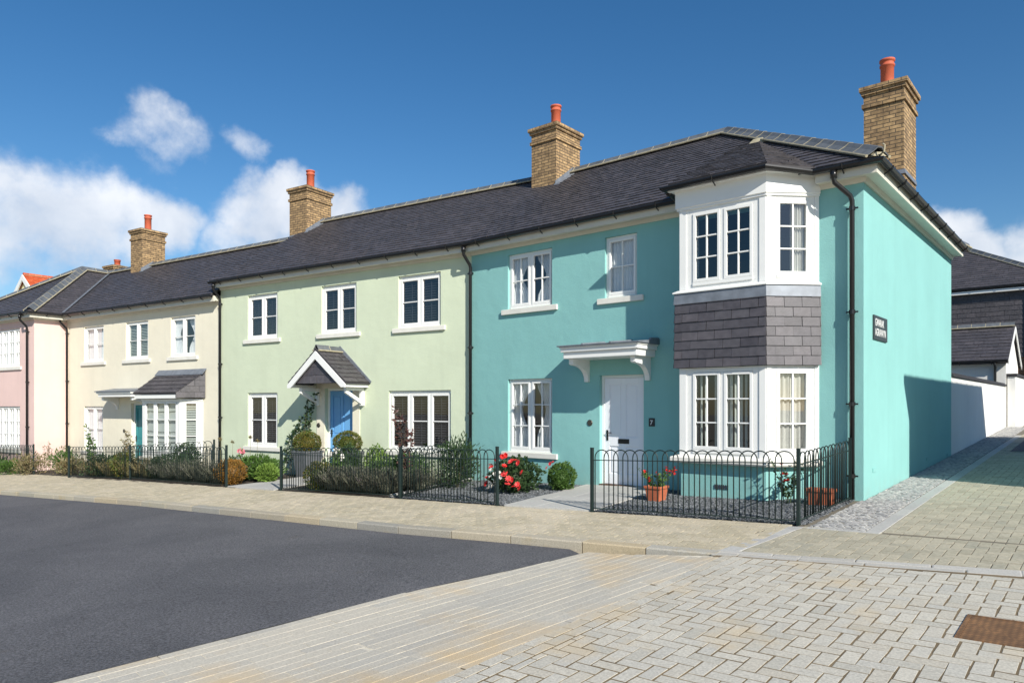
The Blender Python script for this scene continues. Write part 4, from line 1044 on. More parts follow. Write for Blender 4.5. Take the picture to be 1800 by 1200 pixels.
# the right edge follows AE
def ae_x(y):
    for (a, b), (c, d) in zip(AE, AE[1:]):
        if b >= y >= d: return a+(c-a)*(b-y)/(b-d)
    return AE[-1][0] if y < AE[-1][1] else AE[0][0]
vv = []
for (x, y, z) in vs:
    xx = min(x, ae_x(y)) if x > -4.99 else x
    if x > -4.99: xx = -4.99+(ae_x(y)+4.99)*(x+4.99)/(4.99-1.9)
    vv.append((xx, y, gz(xx, y)-.085-.012*math.exp(-((y-kerb_y(min(xx, -2)))**2)*8)))
ro.v = vv; ro.f = fs; gobj(ro, 'road', M['asphalt'])

# kerb stones
kb = MB(); cur = Vector(KERB[1]); 
def kerb_run():
    pts = [Vector(p) for p in KERB[1:11]]; out = []
    for a, b in zip(pts, pts[1:]):
        L = (b-a).length; k = max(1, round(L/.92))
        for i in range(k): out.append((a+(b-a)*(i/k), a+(b-a)*((i+1)/k)))
    return out
for a, b in kerb_run():
    d = (b-a).normalized(); nrm = Vector((-d.y, d.x))
    if a.x > -.45: continue
    a2 = a+d*.008; b2 = b-d*.008; W = .16
    def P_(p, o, dz):
        q = p+nrm*o; return (q.x, q.y, gz(q.x, q.y)+dz)
    r1, r2 = roadz(a2.x, a2.y)-gz(a2.x, a2.y), roadz(b2.x, b2.y)-gz(b2.x, b2.y)
    j = random.uniform(-.002, .002)
    kb.add([P_(a2, 0, -.2), P_(b2, 0, -.2), P_(b2, 0, -.012+j), P_(a2, 0, -.012+j), P_(a2, .012, .003+j), P_(b2, .012, .003+j), P_(b2, W, .003+j), P_(a2, W, .003+j), P_(a2, W, -.2), P_(b2, W, -.2)],
           [(0, 1, 2, 3), (3, 2, 5, 4), (4, 5, 6, 7), (7, 6, 9, 8), (0, 3, 4, 7, 8), (1, 9, 6, 5, 2)])
gobj(kb, 'kerb', M['kerb'])
kj = MB(); kj.sweep([(x, y) for x, y in KERB[1:10]], [gz(x, y)-.1 for x, y in KERB[1:10]], [(-.008, -.1), (-.008, .092), (-.155, .094), (-.155, -.1)]); gobj(kj, 'kerb_joint', M['greyjoint'])

# fence line (teal frame)
FA, FB, FC_, FDm, FD, FE, FF, FG, FH, FI = (-.20, -2.26), (-3.16, -2.52), (-4.95, -2.66), (-7.24, -2.78), (-10.83, -3.04), (-12.85, -3.21), (-17.76, -3.40), (-20.83, -3.92), (-23.68, -4.02), (-27.5, -4.3)
LN = [(-46, -6.6), FI, FH, FG, FF, FE, FD, FDm, FC_, FB, FA]
def fence_y(x):
    for (a, b), (c, d) in zip(LN, LN[1:]):
        if a <= x <= c: return b+(d-b)*(x-a)/(c-a)
    return LN[-1][1]
segs = [(-27, -18.78), (-18.78, -12.38), (-12.38, -7.64), (-7.64, -4.95), (-4.95, -3.1), (-3.1, -.46), (-.46, -.27)]
for k, (a, b) in enumerate(segs):
    y0, y1 = kerb_y(a)+.165, kerb_y(b)+.165; ang = math.degrees(math.atan2(y1-y0, b-a))
    reg = [(a, y0), (b, y1), (b, fence_y(b)), (a, fence_y(a))]
    sheet('pavement_bed', M['greyjoint'], reg, gz, -.005)
    pave('pavement', M['setts'], reg, (0, -4.5), ang if a > -13 else 7.6, .21, .14, 'row', gz, .011, .02, .0012, .0022, wob=.003)
sheet('pavement_bed', M['greyjoint'], [(-46, kerb_y(-46)), (-27, kerb_y(-27)), (-27, fence_y(-27)), (-46, -6.6)], gz, 0)
# divider strip of pale slabs from the fence corner to the kerb
pave('slab_strip', M['slab'], [(-.46, -4.08), (-.26, -4.06), (-.10, -2.34), (-.28, -2.36)], (-.46, -4.08), 84, .45, .2, 'plank', gz, .006, .02, .004)
# dropped band of large granite slabs
BND = [(-.45, -4.27), (.41, -4.14), (2.24, -3.80), (6.5, -3.0)]
for (a, b) in zip(BND, BND[1:]):
    ang = math.degrees(math.atan2(b[1]-a[1], b[0]-a[0]))
    pave('granite_band', M['band'], [a, b, (b[0]-.03, b[1]+.24), (a[0]-.03, a[1]+.24)], a, ang, .8, .12, 'plank', gz, .008, .03, .004)
    sheet('band_bed', M['greyjoint'], [(a[0], a[1]-.02), (b[0], b[1]-.02), (b[0]-.03, b[1]+.26), (a[0]-.03, a[1]+.26)], gz, -.012)
# alley setts
a1 = [(-.24, -4.01), (.40, -3.90), (2.22, -3.55), (6.5, -2.74), (6.5, -2.3), (-.10, -2.42)]
sheet('alley_bed', M['greyjoint'], [(-.24, -4.01), (6.5, -2.74), (6.5, 30), (.78, 30)], gz, -.005)
sheet('alley_bed', M['greyjoint'], [(-.24, -4.03), (.8, -3.83), (.8, 2), (-.05, -2.40)], gz, -.0045)
pave('alley_setts', M['alley'], a1, (0, 0), 0, .22, .11, 'herring', gz, .009, .02, .0012, .002, wob=.002)
pave('alley_setts', M['alley'], [(.78, -2.3), (6.5, -2.3), (6.5, 5.5), (.78, 5.5)], (0, 0), 0, .22, .11, 'herring', gz, .009, .02, .0012, .002, wob=.002)
pave('alley_setts', M['alley'], [(-.10, -2.42), (.78, -2.40), (.78, -2.3), (-.10, -2.3)], (0, 0), 0, .22, .11, 'herring', gz, .009, .02, .0012, .002, wob=.002)
pave('alley_setts', M['alley'], [(.78, 5.5), (6.5, 5.5), (6.5, 14.5), (.78, 14.5)], (0, 0), 0, .22, .11, 'row', gz, .009, .02, .0012, .002, wob=.002)
sheet('alley_road', M['asphalt'], [(1.0, 8.6), (6.5, 8.6), (6.5, 24), (1.0, 24)], gz, .006)
# edging and cobbles beside the turquoise wall
pave('edge_stones', M['slab'], [(.61, -2.42), (.77, -2.42), (.79, 14), (.63, 14)], (.61, -2.42), 89.9, .6, .17, 'plank', gz, .006, .03, .004, lift=.004)
pave('edge_stones', M['slab'], [(-.06, -2.42), (.61, -2.42), (.61, -2.34), (-.06, -2.34)], (-.06, -2.42), 0, .6, .09, 'plank', gz, .006, .03, .004, lift=.004)
sheet('cobble_bed', M['cobjoint'], [(-.05, -2.34), (.61, -2.34), (.63, 14), (.0, 14)], gz, -.008)
for (a, b) in ((-2.33, .02),):
    pave('cobbles', M['cobble'], [(-.04, a), (.605, a), (.605, b), (-.04, b)], (0, 0), 0, .088, .062, 'row', gz, .017, .035, .014, .007, lift=.012, rot_j=.12, wob=.008)
pave('cobbles', M['cobble'], [(.015, .02), (.605, .02), (.62, 18), (.015, 18)], (0, 0), 0, .088, .062, 'row', gz, .017, .035, .014, .007, lift=.012, rot_j=.12, wob=.008)
# foreground granite blocks, with the joint sand showing
HX0, HX1, HY0, HY1 = 2.05, 2.66, -5.78, -5.25
inman = lambda x, y: HX0+.05 < x < HX1-.05 and HY0+.05 < y < HY1-.05
apron = [(-.52, -12), (6.5, -12), (6.5, -3.02), (2.24, -3.82)]
edge = [(-.28, -4.30), (-.36, -4.6), (-.50, -5.35), (-.50, -7.1), (-.46, -12)]
sheet('apron_bed', M['joint'], [(-.55, -12.5), (6.5, -12.5), (6.5, -3.0), (-.4, -4.22)], roadz, -.0024)
HB0 = [(-.26, -12), (6.5, -12), (6.5, -3.04), (2.24, -3.83), (.41, -4.17), (-.10, -4.25)]
pave('granite_setts', M['granite'], HB0, (0, 0), 0, .23, .115, 'herring', roadz, .014, .03, .0008, .0011, rot_j=.02, skip=inman, wob=.004)
pave('granite_setts', M['granite'], [(-.52, -12), (-.265, -12), (-.105, -4.25), (-.32, -4.27)], (-.52, -12), 88.6, .23, .115, 'row', roadz, .013, .03, .0008, .0011, rot_j=.02, wob=.003)
# grooved granite ramp between asphalt and blocks
def groove_strip():
    sheet('ramp_bed', M['palejoint'], [(-1.92, -4.60), (-.33, -4.30), (-.53, -13), (-3.33, -13)], roadz, -.0035)
    ys_ = [-4.50, -5.62, -6.85, -8.08, -9.76, -12.8]
    for k in range(5):
        a, b = ys_[k], ys_[k+1]; xa, xb = ae_x(min(a, -4.62)), ae_x(b)
        ra = -.33-.2*(abs(a)-4.5)/8.3; rb_ = -.33-.2*(abs(b)-4.5)/8.3
        reg = [(xb+.01, b), (rb_, b), (ra, a+(.15 if k == 0 else 0)), (xa+.01, a)]
        pave('granite_ramp', M['groove'], reg, (-.5, -4.3), 82.5, .62, .125, 'plank', roadz, .006, .02, .001, .001)
groove_strip()
# manhole cover
mh = MB(); mh.box(HX0, HX1, HY0, HY1, -.05, 0)
mh.v = [(x, y, roadz(x, y)+z+.004) for x, y, z in mh.v]
mc = empty('manhole_cover', MT, 'rusty square iron inspection cover set in the pale granite blocks', 'manhole cover')
mh.build('plate', M['rust'], mc)
fr_ = MB()
for a, b, c, d in ((HX0-.03, HX1+.03, HY0-.03, HY0-.002), (HX0-.03, HX1+.03, HY1+.002, HY1+.03), (HX0-.03, HX0-.002, HY0-.002, HY1+.002), (HX1+.002, HX1+.03, HY0-.002, HY1+.002)):
    fr_.box(a, b, c, d, -.05, .001)
fr_.v = [(x, y, roadz(x, y)+z+.006) for x, y, z in fr_.v]; fr_.build('frame', M['rust'], mc)

# front gardens: beds and paths
sheet('teal_garden_bed', M['cobjoint'], [(-7.62, -2.72), (-.22, -2.24), (-.10, .05), (-8.05, .05)], gz, -.012)
pth = [(-4.78, -2.68), (-3.16, -2.52), (-3.30, .1), (-5.0, .1)]
sheet('path_bed', M['greyjoint'], pth, gz, .012)
pave('garden_path', M['slab'], pth, (-4.78, -2.68), 2, .6, .6, 'row', gz, .006, .03, .003, lift=.028)
gpth = [(-5.13, -2.52), (-3.36, -2.66), (-3.50, .05), (-4.70, .05)]
gp_t = [tuple((TG @ Vector((x, y, 0)))[:2]) for x, y in gpth]
sheet('path_bed', M['greyjoint'], gp_t, gz, .012); pave('garden_path', M['slab'], gp_t, gp_t[0], 8, .6, .6, 'row', gz, .006, .03, .003, lift=.028)
sheet('green_garden_bed', M['soil'], [FE, (-7.6, -2.80), (-8.05, .0), tuple((TG @ Vector((-8.9, 0, 0)))[:2])], gz, .0)
sheet('cream_garden_bed', M['soil'], [FG, (FE[0], FE[1]), tuple((TG @ Vector((-8.9, .02, 0)))[:2]), tuple((TG @ Vector((-17.6, .02, 0)))[:2])], gz, .0)
sheet('pink_garden_bed', M['soil'], [(-30, -4.5), FG, tuple((TG @ Vector((-17.6, 0, 0)))[:2]), tuple((TG @ Vector((-30, -1.0, 0)))[:2])], gz, -.003)
# boundary edging strip between green and turquoise gardens
pave('edge_stones', M['slab'], [(-7.66, -2.70), (-7.56, -2.70), (-8.0, -.05), (-8.1, -.05)], (-7.66, -2.7), 99, .6, .1, 'plank', gz, .006, .03, .004, lift=.045)
# slate chippings: loose grey flakes
def chips():
    m = MB(); r = random.Random(5)
    def inpath(x, y): return (-4.80-.1*(y+2.68) < x < -3.14-.06*(y+2.5))
    cnt = 0
    while cnt < 26000:
        x = r.uniform(-7.7, -.12); y = r.uniform(-2.75, -.01)
        if y < fence_y(x)+.02 or inpath(x, y): continue
        if x < -5 and r.random() < .45: continue
        if x < -7.62-.15*(y+2.7): continue
        if -2.7 < x < -1.2 and y > -.55: continue
        s = r.uniform(.008, .024); a = r.uniform(0, 6.28); tl = r.uniform(-.5, .5); t2 = r.uniform(-.5, .5); z = gz(x, y)+.002+r.uniform(0, .016)
        c, n = math.cos(a), math.sin(a); L = s; W = s*r.uniform(.45, .8)
        q = []
        for u, v in ((-L, -W), (L*.8, -W*.8), (L, W*.7), (-L*.7, W)):
            q.append((x+u*c-v*n, y+u*n+v*c, z+u*tl+v*t2))
        m.add(q+[(p[0], p[1], p[2]-.006) for p in q], [(0, 1, 2, 3), (0, 4, 5, 1), (1, 5, 6, 2), (2, 6, 7, 3), (3, 7, 4, 0)]); cnt += 1
    o = gobj(m, 'slate_chippings', M['chips'], 'stuff')
chips()

# ================================================================== FENCES
hoop_cache = {}
def hoop_mesh(h, w):
    k = (round(h, 3), round(w, 3))
    if k not in hoop_cache:
        m = MB(); pts = [(0, 0, .06), (0, 0, h-w/2)]
        for i in range(1, 10):
            t = math.pi*i/10; pts.append((w/2-w/2*math.cos(t), 0, h-w/2+w/2*math.sin(t)))
        pts += [(w, 0, h-w/2), (w, 0, .06)]
        m.tube(pts, .0085, 6); o = m.build('hoop', M['railing'], None, True); hoop_cache[k] = o.data; bpy.data.objects.remove(o)
    return hoop_cache[k]
def fence(pts, heights, label, posts, pitch=.158):
    """pts: teal-frame plan points; bow-top railing with interlaced hoops between them"""
    p0 = pts[0]; base = Matrix.Translation((p0[0], p0[1], gz(*p0)))
    root = empty('fence', MT @ base, label, 'fence', 'bow-top garden railings')
    inv = base.inverted()
    side = 0
    for i, (p, h) in enumerate(zip(pts, heights)):
        if posts[i]:
            m = MB(); m.box(-.022, .022, -.022, .022, -.15, h+.02); m.box(-.024, .024, -.024, .024, h+.0201, h+.030)
            o = m.build('post', M['railing'], root, bevel=.003); o.matrix_local = inv @ Matrix.Translation((p[0], p[1], gz(*p)))
    for i in range(len(pts)-1):
        a = Vector((*pts[i], gz(*pts[i]))); b = Vector((*pts[i+1], gz(*pts[i+1]))); d = b-a; L = math.hypot(d.x, d.y); h = min(heights[i], heights[i+1])-.005
        ang = math.atan2(d.y, d.x); sl = d.z/L
        sh = Matrix.Identity(4); sh[2][0] = sl
        X = inv @ Matrix.Translation(a) @ Matrix.Rotation(ang, 4, 'Z')
        r = MB(); r.add([(x, y, z+sl*x) for x, y, z in ((.02, -.015, .05), (L-.02, -.015, .05), (L-.02, .015, .05), (.02, .015, .05), (.02, -.015, .062), (L-.02, -.015, .062), (L-.02, .015, .062), (.02, .015, .062))], [(0, 3, 2, 1), (4, 5, 6, 7), (0, 1, 5, 4), (1, 2, 6, 5), (2, 3, 7, 6), (3, 0, 4, 7)])
        o = r.build('rail', M['railing'], root); o.matrix_local = X
        r = MB(); z0 = h-.16; r.add([(x, y, z+sl*x) for x, y, z in ((.02, -.013, z0), (L-.02, -.013, z0), (L-.02, .013, z0), (.02, .013, z0), (.02, -.013, z0+.012), (L-.02, -.013, z0+.012), (L-.02, .013, z0+.012), (.02, .013, z0+.012))], [(0, 3, 2, 1), (4, 5, 6, 7), (0, 1, 5, 4), (1, 2, 6, 5), (2, 3, 7, 6), (3, 0, 4, 7)])
        o = r.build('rail', M['railing'], root); o.matrix_local = X
        n = max(2, round((L-.10)/pitch)); p = (L-.10-pitch*.5)/n; w = 1.5*p
        me = hoop_mesh(h, w)
        for k in range(n):
            x = .05+k*p; o = bpy.data.objects.new('hoop', me); C.objects.link(o); o.parent = root
            o.matrix_local = X @ Matrix.Translation((x, .004*(-1)**k, sl*(x+w/2)))
    return root
fence([FB, FA, (-.16, -.10)], [.94, .94, .92], 'dark green bow-top railing wrapping the bay of the turquoise house', [1, 1, 1])
fence([FD, FDm, FC_], [.93, .93, .95], 'dark green bow-top railing in front of the pale green house', [1, 1, 1])
fence([FDm, (-8.02, -.12)], [.93, .90], 'short dark green railing between the green and turquoise gardens', [0, 1])
fence([FG, FF, FE], [.92, .93, .95], 'dark green bow-top railing along the front of the cream house', [1, 1, 1])
fence([FF, tuple((TG @ Vector((-9.05, -.12, 0)))[:2])], [.93, .93], 'dark green side railing between the cream and pale green gardens', [0, 1])
fence([(-30.5, -4.5), FI, FH], [.95, .95, .95], 'dark green railing in front of the pink house at the left edge', [1, 0, 1])

# ================================================================== PLANTS
def rdir(r):
    while 1:
        v = Vector((r.uniform(-1, 1), r.uniform(-1, 1), r.uniform(-1, 1)))
        if .05 < v.length < 1: return v.normalized()
def crown(m, c, rx, ry, rz, n, L, W, r, hollow=.6, lump=.18, up=.35, top_only=False):
    c = Vector(c); off = Vector((r.uniform(0, 50), r.uniform(0, 50), 0))
    for i in range(n):
        d = rdir(r)
        if top_only and d.z < -.2: d.z = abs(d.z)
        k = (hollow+(1-hollow)*r.random()**.6)*(1+lump*noise.noise(d*2.3+off)*2)
        if noise.noise(d*3.1+off*1.7) < -.38 and r.random() < .6: continue
        p = c+Vector((d.x*rx, d.y*ry, d.z*rz))*k
        dd = (d+Vector((r.uniform(-.8, .8), r.uniform(-.8, .8), r.uniform(-.5, .8)+up))).normalized()
        s = r.uniform(.65, 1.3); m.leaf(p, dd, rdir(r), L*s, W*s)
def core(m, c, rx, ry, rz):
    vs = []; fs = []
    for j in range(7):
        t = math.pi*(j+.5)/7
        for i in range(12):
            p = 2*math.pi*i/12; vs.append((c[0]+rx*math.sin(t)*math.cos(p), c[1]+ry*math.sin(t)*math.sin(p), c[2]+rz*math.cos(t)))
    for j in range(6):
        for i in range(12): fs.append((j*12+i, (j+1)*12+i, (j+1)*12+(i+1) % 12, j*12+(i+1) % 12))
    m.add(vs, fs)
def petals(m, p, rad, r, n=7, up=(0, -.5, .6)):
    p = Vector(p); ax = (Vector(up)+rdir(r)*.6).normalized()
    for ring in (0, 1):
        for k in range(n):
            t = 2*math.pi*(k+.5*ring)/n; a = ax.orthogonal().normalized(); b = ax.cross(a)
            d = (a*math.cos(t)+b*math.sin(t)+ax*(.25+.5*ring)).normalized(); m.leaf(p, d, ax, rad*(1-.25*ring), rad*.7)
def blooms(root, name, mat, pts, rad, r, n=7):
    for p in pts:
        m = MB(); petals(m, p, rad*r.uniform(.85, 1.15), r, n); m.build(name, M[mat], root)
def plant(name, x, y, label, cat='shrub', group=None, fr='T'):
    if fr == 'G': q = TG @ Vector((x, y, 0)); x, y = q.x, q.y
    return empty(name, MT @ Matrix.Translation((x, y, gz(x, y))), label, cat, group), random.Random(int(abs(x*1000+y*77)))
def shrub(name, x, y, w, h, label, mat, n=1200, L=.04, W=.022, fr='T', solid=True, hollow=.62, lump=.18, z0=0, group=None, dep=None, up=.35):
    root, r = plant(name, x, y, label, fr=fr, group=group); m = MB()
    crown(m, (0, 0, z0+h*.5), w/2, (dep or w)/2, h*.52, int(n*1.5), L, W, r, hollow, lump, up)
    if solid: core(m, (0, 0, z0+h*.46), w*.30, (dep or w)*.30, h*.36)
    m.build('foliage', M[mat], root)
    s = MB()
    for k in range(5):
        a = r.uniform(0, 6.28); s.tube([(0, 0, -.03), (.06*w*math.cos(a), .06*w*math.sin(a), h*.25), (.25*w*math.cos(a), .25*w*math.sin(a), h*.6)], [.012, .009, .004], 5)
    s.build('stem', M['stem'], root)
    return root, r
def stemmy(m, s, r, x, y, h, lean, nl, L, W, rad=.005, curve=.2):
    pts = []; a = r.uniform(0, 6.28)
    for k in range(6):
        t = k/5; pts.append(Vector((x+lean[0]*t*t*h+.02*math.sin(a+3*t), y+lean[1]*t*t*h+.02*math.cos(a+3*t), h*t)))
    s.tube(pts, [rad*(1-.6*k/5) for k in range(6)], 5)
    for k in range(nl):
        t = r.uniform(.25, 1)*5; i = min(4, int(t)); p = pts[i].lerp(pts[i+1], t-i)
        d = rdir(r); d.z = abs(d.z)*.6; m.leaf(p, d, rdir(r), L*r.uniform(.6, 1.3), W*r.uniform(.6, 1.3))
    return pts[-1]

# --- turquoise house garden
root, r = shrub('flowering_shrub', -5.72, -1.25, .92, .62, 'begonia bush with red and white flowers beside the white doorstep path', 'leafdark', 1500, .06, .045)
blooms(root, 'red_flower', 'red', [(-.25, -.3, .60), (-.05, -.25, .70), (-.10, -.28, .68), (-.42, -.25, .50), (-.36, -.3, .46), (-.50, -.25, .25), (-.45, -.35, .15), (-.53, -.2, .30), (.05, -.4, .52)], .062, r, 8)
blooms(root, 'coral_flower', 'coral', [(.22, -.30, .62), (.30, -.30, .58), (.16, -.34, .60), (.12, -.45, .40), (.08, -.45, .36), (.26, -.42, .28), (.20, -.46, .30), (.18, -.46, .20), (.36, -.40, .20), (.30, -.44, .16), (.42, -.34, .42), (.40, -.38, .14)], .066, r, 8)
blooms(root, 'white_flower', 'whitef', [(-.22, -.46, .44), (-.12, -.47, .36), (-.02, -.48, .40), (.02, -.47, .32), (-.05, -.48, .22), (-.28, -.42, .30), (-.30, -.44, .10), (-.18, -.48, .14)], .05, r)
root, r = shrub('shrub', -5.05, -.72, .52, .50, 'clipped green box shrub between the begonia bush and the path', 'leaf', 3000, .034, .022, hollow=.75, lump=.1)
blooms(root, 'red_flower', 'coral', [(-.12, -.2, .50), (-.2, -.2, .42), (-.06, -.2, .53)], .045, r)
def pot_round(root, r0, r1, h, mat='pot', sq=False):
    m = MB(); n = 4 if sq else 24
    prof = [(r0, 0), (r1*.96, h*.82), (r1*1.06, h*.83), (r1*1.08, h), (r1*.96, h), (r1*.9, h*.8), (0, h*.8)]
    m.lathe(0, 0, [(0, 0)]+prof, n)
    if sq: m.v = [tuple(Matrix.Rotation(R(45), 3, 'Z') @ Vector(v)) for v in m.v]
    m.build('pot', M[mat], root, not sq, bevel=.006 if sq else 0)
def ontop(m, z): m.v = [(x, y, q+z) for x, y, q in m.v]
rp, r = plant('plant_pot', -2.80, -1.20, 'square terracotta pot standing on the slate chippings beside the white door', 'plant pot'); pot_round(rp, .15, .20, .25, sq=True)
sm = MB(); sm.box(-.12, .12, -.12, .12, .19, .205); sm.build('soil', M['soil'], rp)
root, r = plant('geranium', -2.80, -1.20, 'red geranium growing in the terracotta pot by the door', 'flower'); m = MB(); s = MB(); fm = MB()
for k in range(16):
    a = r.uniform(0, 6.28); p = stemmy(m, s, r, .04*math.cos(a), .04*math.sin(a), r.uniform(.34, .52), (.5*math.cos(a), .5*math.sin(a)), 16, .055, .042)
    if k % 2 == 0:
        f1 = MB(); petals(f1, p+Vector((0, -.01, .01)), .038, r); petals(f1, p+Vector((.02, -.02, -.03)), .032, r); f1.v = [(x, y, z+.02) for x, y, z in f1.v]; f1.build('flower', M['red'], root)
for q in (m, s, fm): q.v = [(x, y, z+.02 if z > .2 else .2+z*.1) for x, y, z in q.v]
m.build('foliage', M['leaf'], root); s.build('stem', M['stemgreen'], root)
rp, r = plant('planter', -.42, -.62, 'rectangular terracotta trough with ribbed rim beside the side railing', 'plant pot')
m = MB(); m.hull8([(-.15, -.10, .0), (.15, -.10, .0), (.15, .10, .0), (-.15, .10, .0)], [(-.18, -.12, .20), (.18, -.12, .20), (.18, .12, .20), (-.18, .12, .20)]); m.box(-.195, .195, -.135, .135, .20, .245); m.build('trough', M['pot'], rp, bevel=.008)
root, r = plant('rose', -.86, -.72, 'small climbing rose with two red blooms beside the trough', 'flower'); m = MB(); s = MB(); fm = MB()
for k in range(9):
    a = r.uniform(0, 6.28); p = stemmy(m, s, r, .05*math.cos(a), .05*math.sin(a), r.uniform(.3, .66), (.35*math.cos(a), .3*math.sin(a)), 22, .06, .04)
blooms(root, 'flower', 'red', [(.0, -.16, .46), (.03, -.14, .36)], .06, r, 9); blooms(root, 'flower', 'red', [(-.08, -.05, .60)], .035, r)
m.build('foliage', M['leafdark'], root); s.build('stem', M['stemgreen'], root)

# --- pale green house garden
for (gx, gy, lab1, lab2, hm) in ((-4.78, -.45, 'grey lead-look planter left of the blue door', 'orange-green clipped box ball in the planter left of the blue door', 'leafolive'), (-3.22, -.60, 'grey lead-look planter right of the blue door', 'green clipped box ball in the planter right of the blue door', 'leafolive')):
    rp, r = plant('planter', gx, gy, lab1, 'plant pot', 'planters flanking the blue door', 'G'); rp.rotation_euler[2] += R(8)
    m = MB(); m.hull8([(-.19, -.19, 0), (.19, -.19, 0), (.19, .19, 0), (-.19, .19, 0)], [(-.27, -.27, .62), (.27, -.27, .62), (.27, .27, .62), (-.27, .27, .62)]); m.box(-.29, .29, -.29, .29, .62, .67)
    m.build('planter_box', M['greypot'], rp, bevel=.01)
    root, r = plant('topiary_ball', gx, gy, lab2, 'shrub', 'box balls in planters', 'G'); m = MB()
    crown(m, (0, 0, .86), .34, .34, .29, 4500, .032, .022, r, .80, .03); core(m, (0, 0, .86), .21, .21, .18); m.build('foliage', M[hm], root)
root, r = plant('climbing_plant', -5.15, -.12, 'thin climbing shrub trained up the green wall beside the porch', 'plant', None, 'G'); m = MB(); s = MB()
for k in range(5):
    x = -1.0+k*.22; stemmy(m, s, r, x, 0, 1.0+.28*k, (.25, -.02), 60+k*10, .10, .07, .007)
stemmy(m, s, r, -.2, 0, 2.05, (.22, -.05), 70, .10, .07, .007)
m.build('foliage', M['leafdark'], root); s.build('stem', M['stem'], root)
root, r = plant('small_tree', -.27, -2.0, 'slender purple-leaved sapling in front of the wide shuttered window', 'tree', None, 'G'); m = MB(); s = MB()
for k in range(4): stemmy(m, s, r, .05*k-.08, 0, 1.75-.18*k, (.10*(k-1.5), .03), 60, .10, .06, .008)
m.build('crown', M['leafpurple'], root); s.build('trunk', M['stem'], root)
shrub('shrub', -7.28, -1.25, .80, .98, 'tall dark green shrub at the corner next to the turquoise house', 'leafdark', 1500, .075, .028, lump=.45, up=.7, hollow=.3, solid=False)
shrub('shrub', -2.25, -2.38, .66, .60, 'rounded bronze-green box bush just behind the railing left end', 'leafolive', 2200, .03, .02, fr='G', lump=.08)
shrub('shrub', -5.62, -2.08, .72, .60, 'rounded orange-brown bush beside the end of the cream house railing', 'leaforange', 2200, .04, .022, fr='G', lump=.1)
shrub('shrub', -5.75, -1.20, 1.1, .55, 'leafy bright green perennial clump beside the pale slab path', 'leaf', 1800, .09, .035, fr='G', up=.8)
shrub('shrub', -4.95, -1.55, .45, .40, 'low bright green leafy plant at the edge of the slab path', 'leafbright', 700, .09, .04, fr='G', up=.8)
shrub('shrub', -2.9, -.95, .75, .80, 'dark evergreen shrub right of the blue door', 'leafdark', 1500, .05, .03, fr='G')
shrub('shrub', -2.05, -.85, .55, .78, 'yellow-green variegated shrub under the porch side', 'leafbright', 1100, .055, .03, fr='G')
shrub('shrub', -1.15, -.80, .9, .62, 'mid-green shrub below the wide shuttered window', 'leaf', 1300, .06, .03, fr='G')
shrub('shrub', -.75, -1.9, .9, .6, 'grey-green bushy plant right of the purple sapling', 'leafdark', 1400, .06, .03, fr='T' if 0 else 'G')
shrub('shrub', -6.85, -1.05, .5, .55, 'small green shrub under the left ground-floor window', 'leafdark', 700, .06, .03, fr='G')
root, r = plant('flowering_plant', -2.55, -1.7, 'white flowering plant with one pink bloom behind the box bush', 'flower', None, 'G'); m = MB(); s = MB(); fm = MB(); f2 = MB()
for k in range(12):
    a = r.uniform(0, 6.28); p = stemmy(m, s, r, .15*math.cos(a), .1*math.sin(a), r.uniform(.55, .82), (.15*math.cos(a), .1*math.sin(a)), 24, .07, .04)
    petals(fm if k != 4 else f2, p, .055, r); petals(fm, p+Vector((.04, 0, -.05)), .045, r)
m.build('foliage', M['leaf'], root); s.build('stem', M['stemgreen'], root); fm.build('white_flowers', M['whitef'], root); f2.build('pink_flower', M['pinkf'], root)
root, r = plant('hydrangea', -6.35, -1.25, 'single pink hydrangea bloom above the orange-brown bush', 'flower', None, 'G'); m = MB(); s = MB(); fm = MB()
p = stemmy(m, s, r, 0, 0, .72, (0, 0), 16, .1, .06, .007)
for _ in range(26): q = rdir(r)*.085; petals(fm, p+Vector((q.x*1.3, q.y, q.z*.8)), .035, r, 5, tuple(q*10))
m.build('foliage', M['leaf'], root); s.build('stem', M['stemgreen'], root); fm.build('flower', M['pinkf'], root)
for i, (gx, gy, hh, lab) in enumerate(((-7.45, -1.0, 1.02, 'tall dried allium seed head nearest the cream house'), (-6.9, -1.05, .95, 'dried allium seed head left of the ground-floor window'), (-6.45, -.9, 1.06, 'dried allium seed head in front of the ground-floor window'), (-6.15, -.9, .96, 'dried allium seed head right of the ground-floor window centre'))):
    root, r = plant('allium', gx, gy, lab, 'flower', 'dried allium seed heads', 'G'); m = MB(); s = MB()
    p = stemmy(m, s, r, 0, 0, hh, (-.12+.06*i, 0), 0, .1, .06, .006)
    for _ in range(60): q = rdir(r); m.leaf(p, q, rdir(r), .07, .012)
    m.build('seed_head', M['dry'], root); s.build('stem', M['dry'], root)
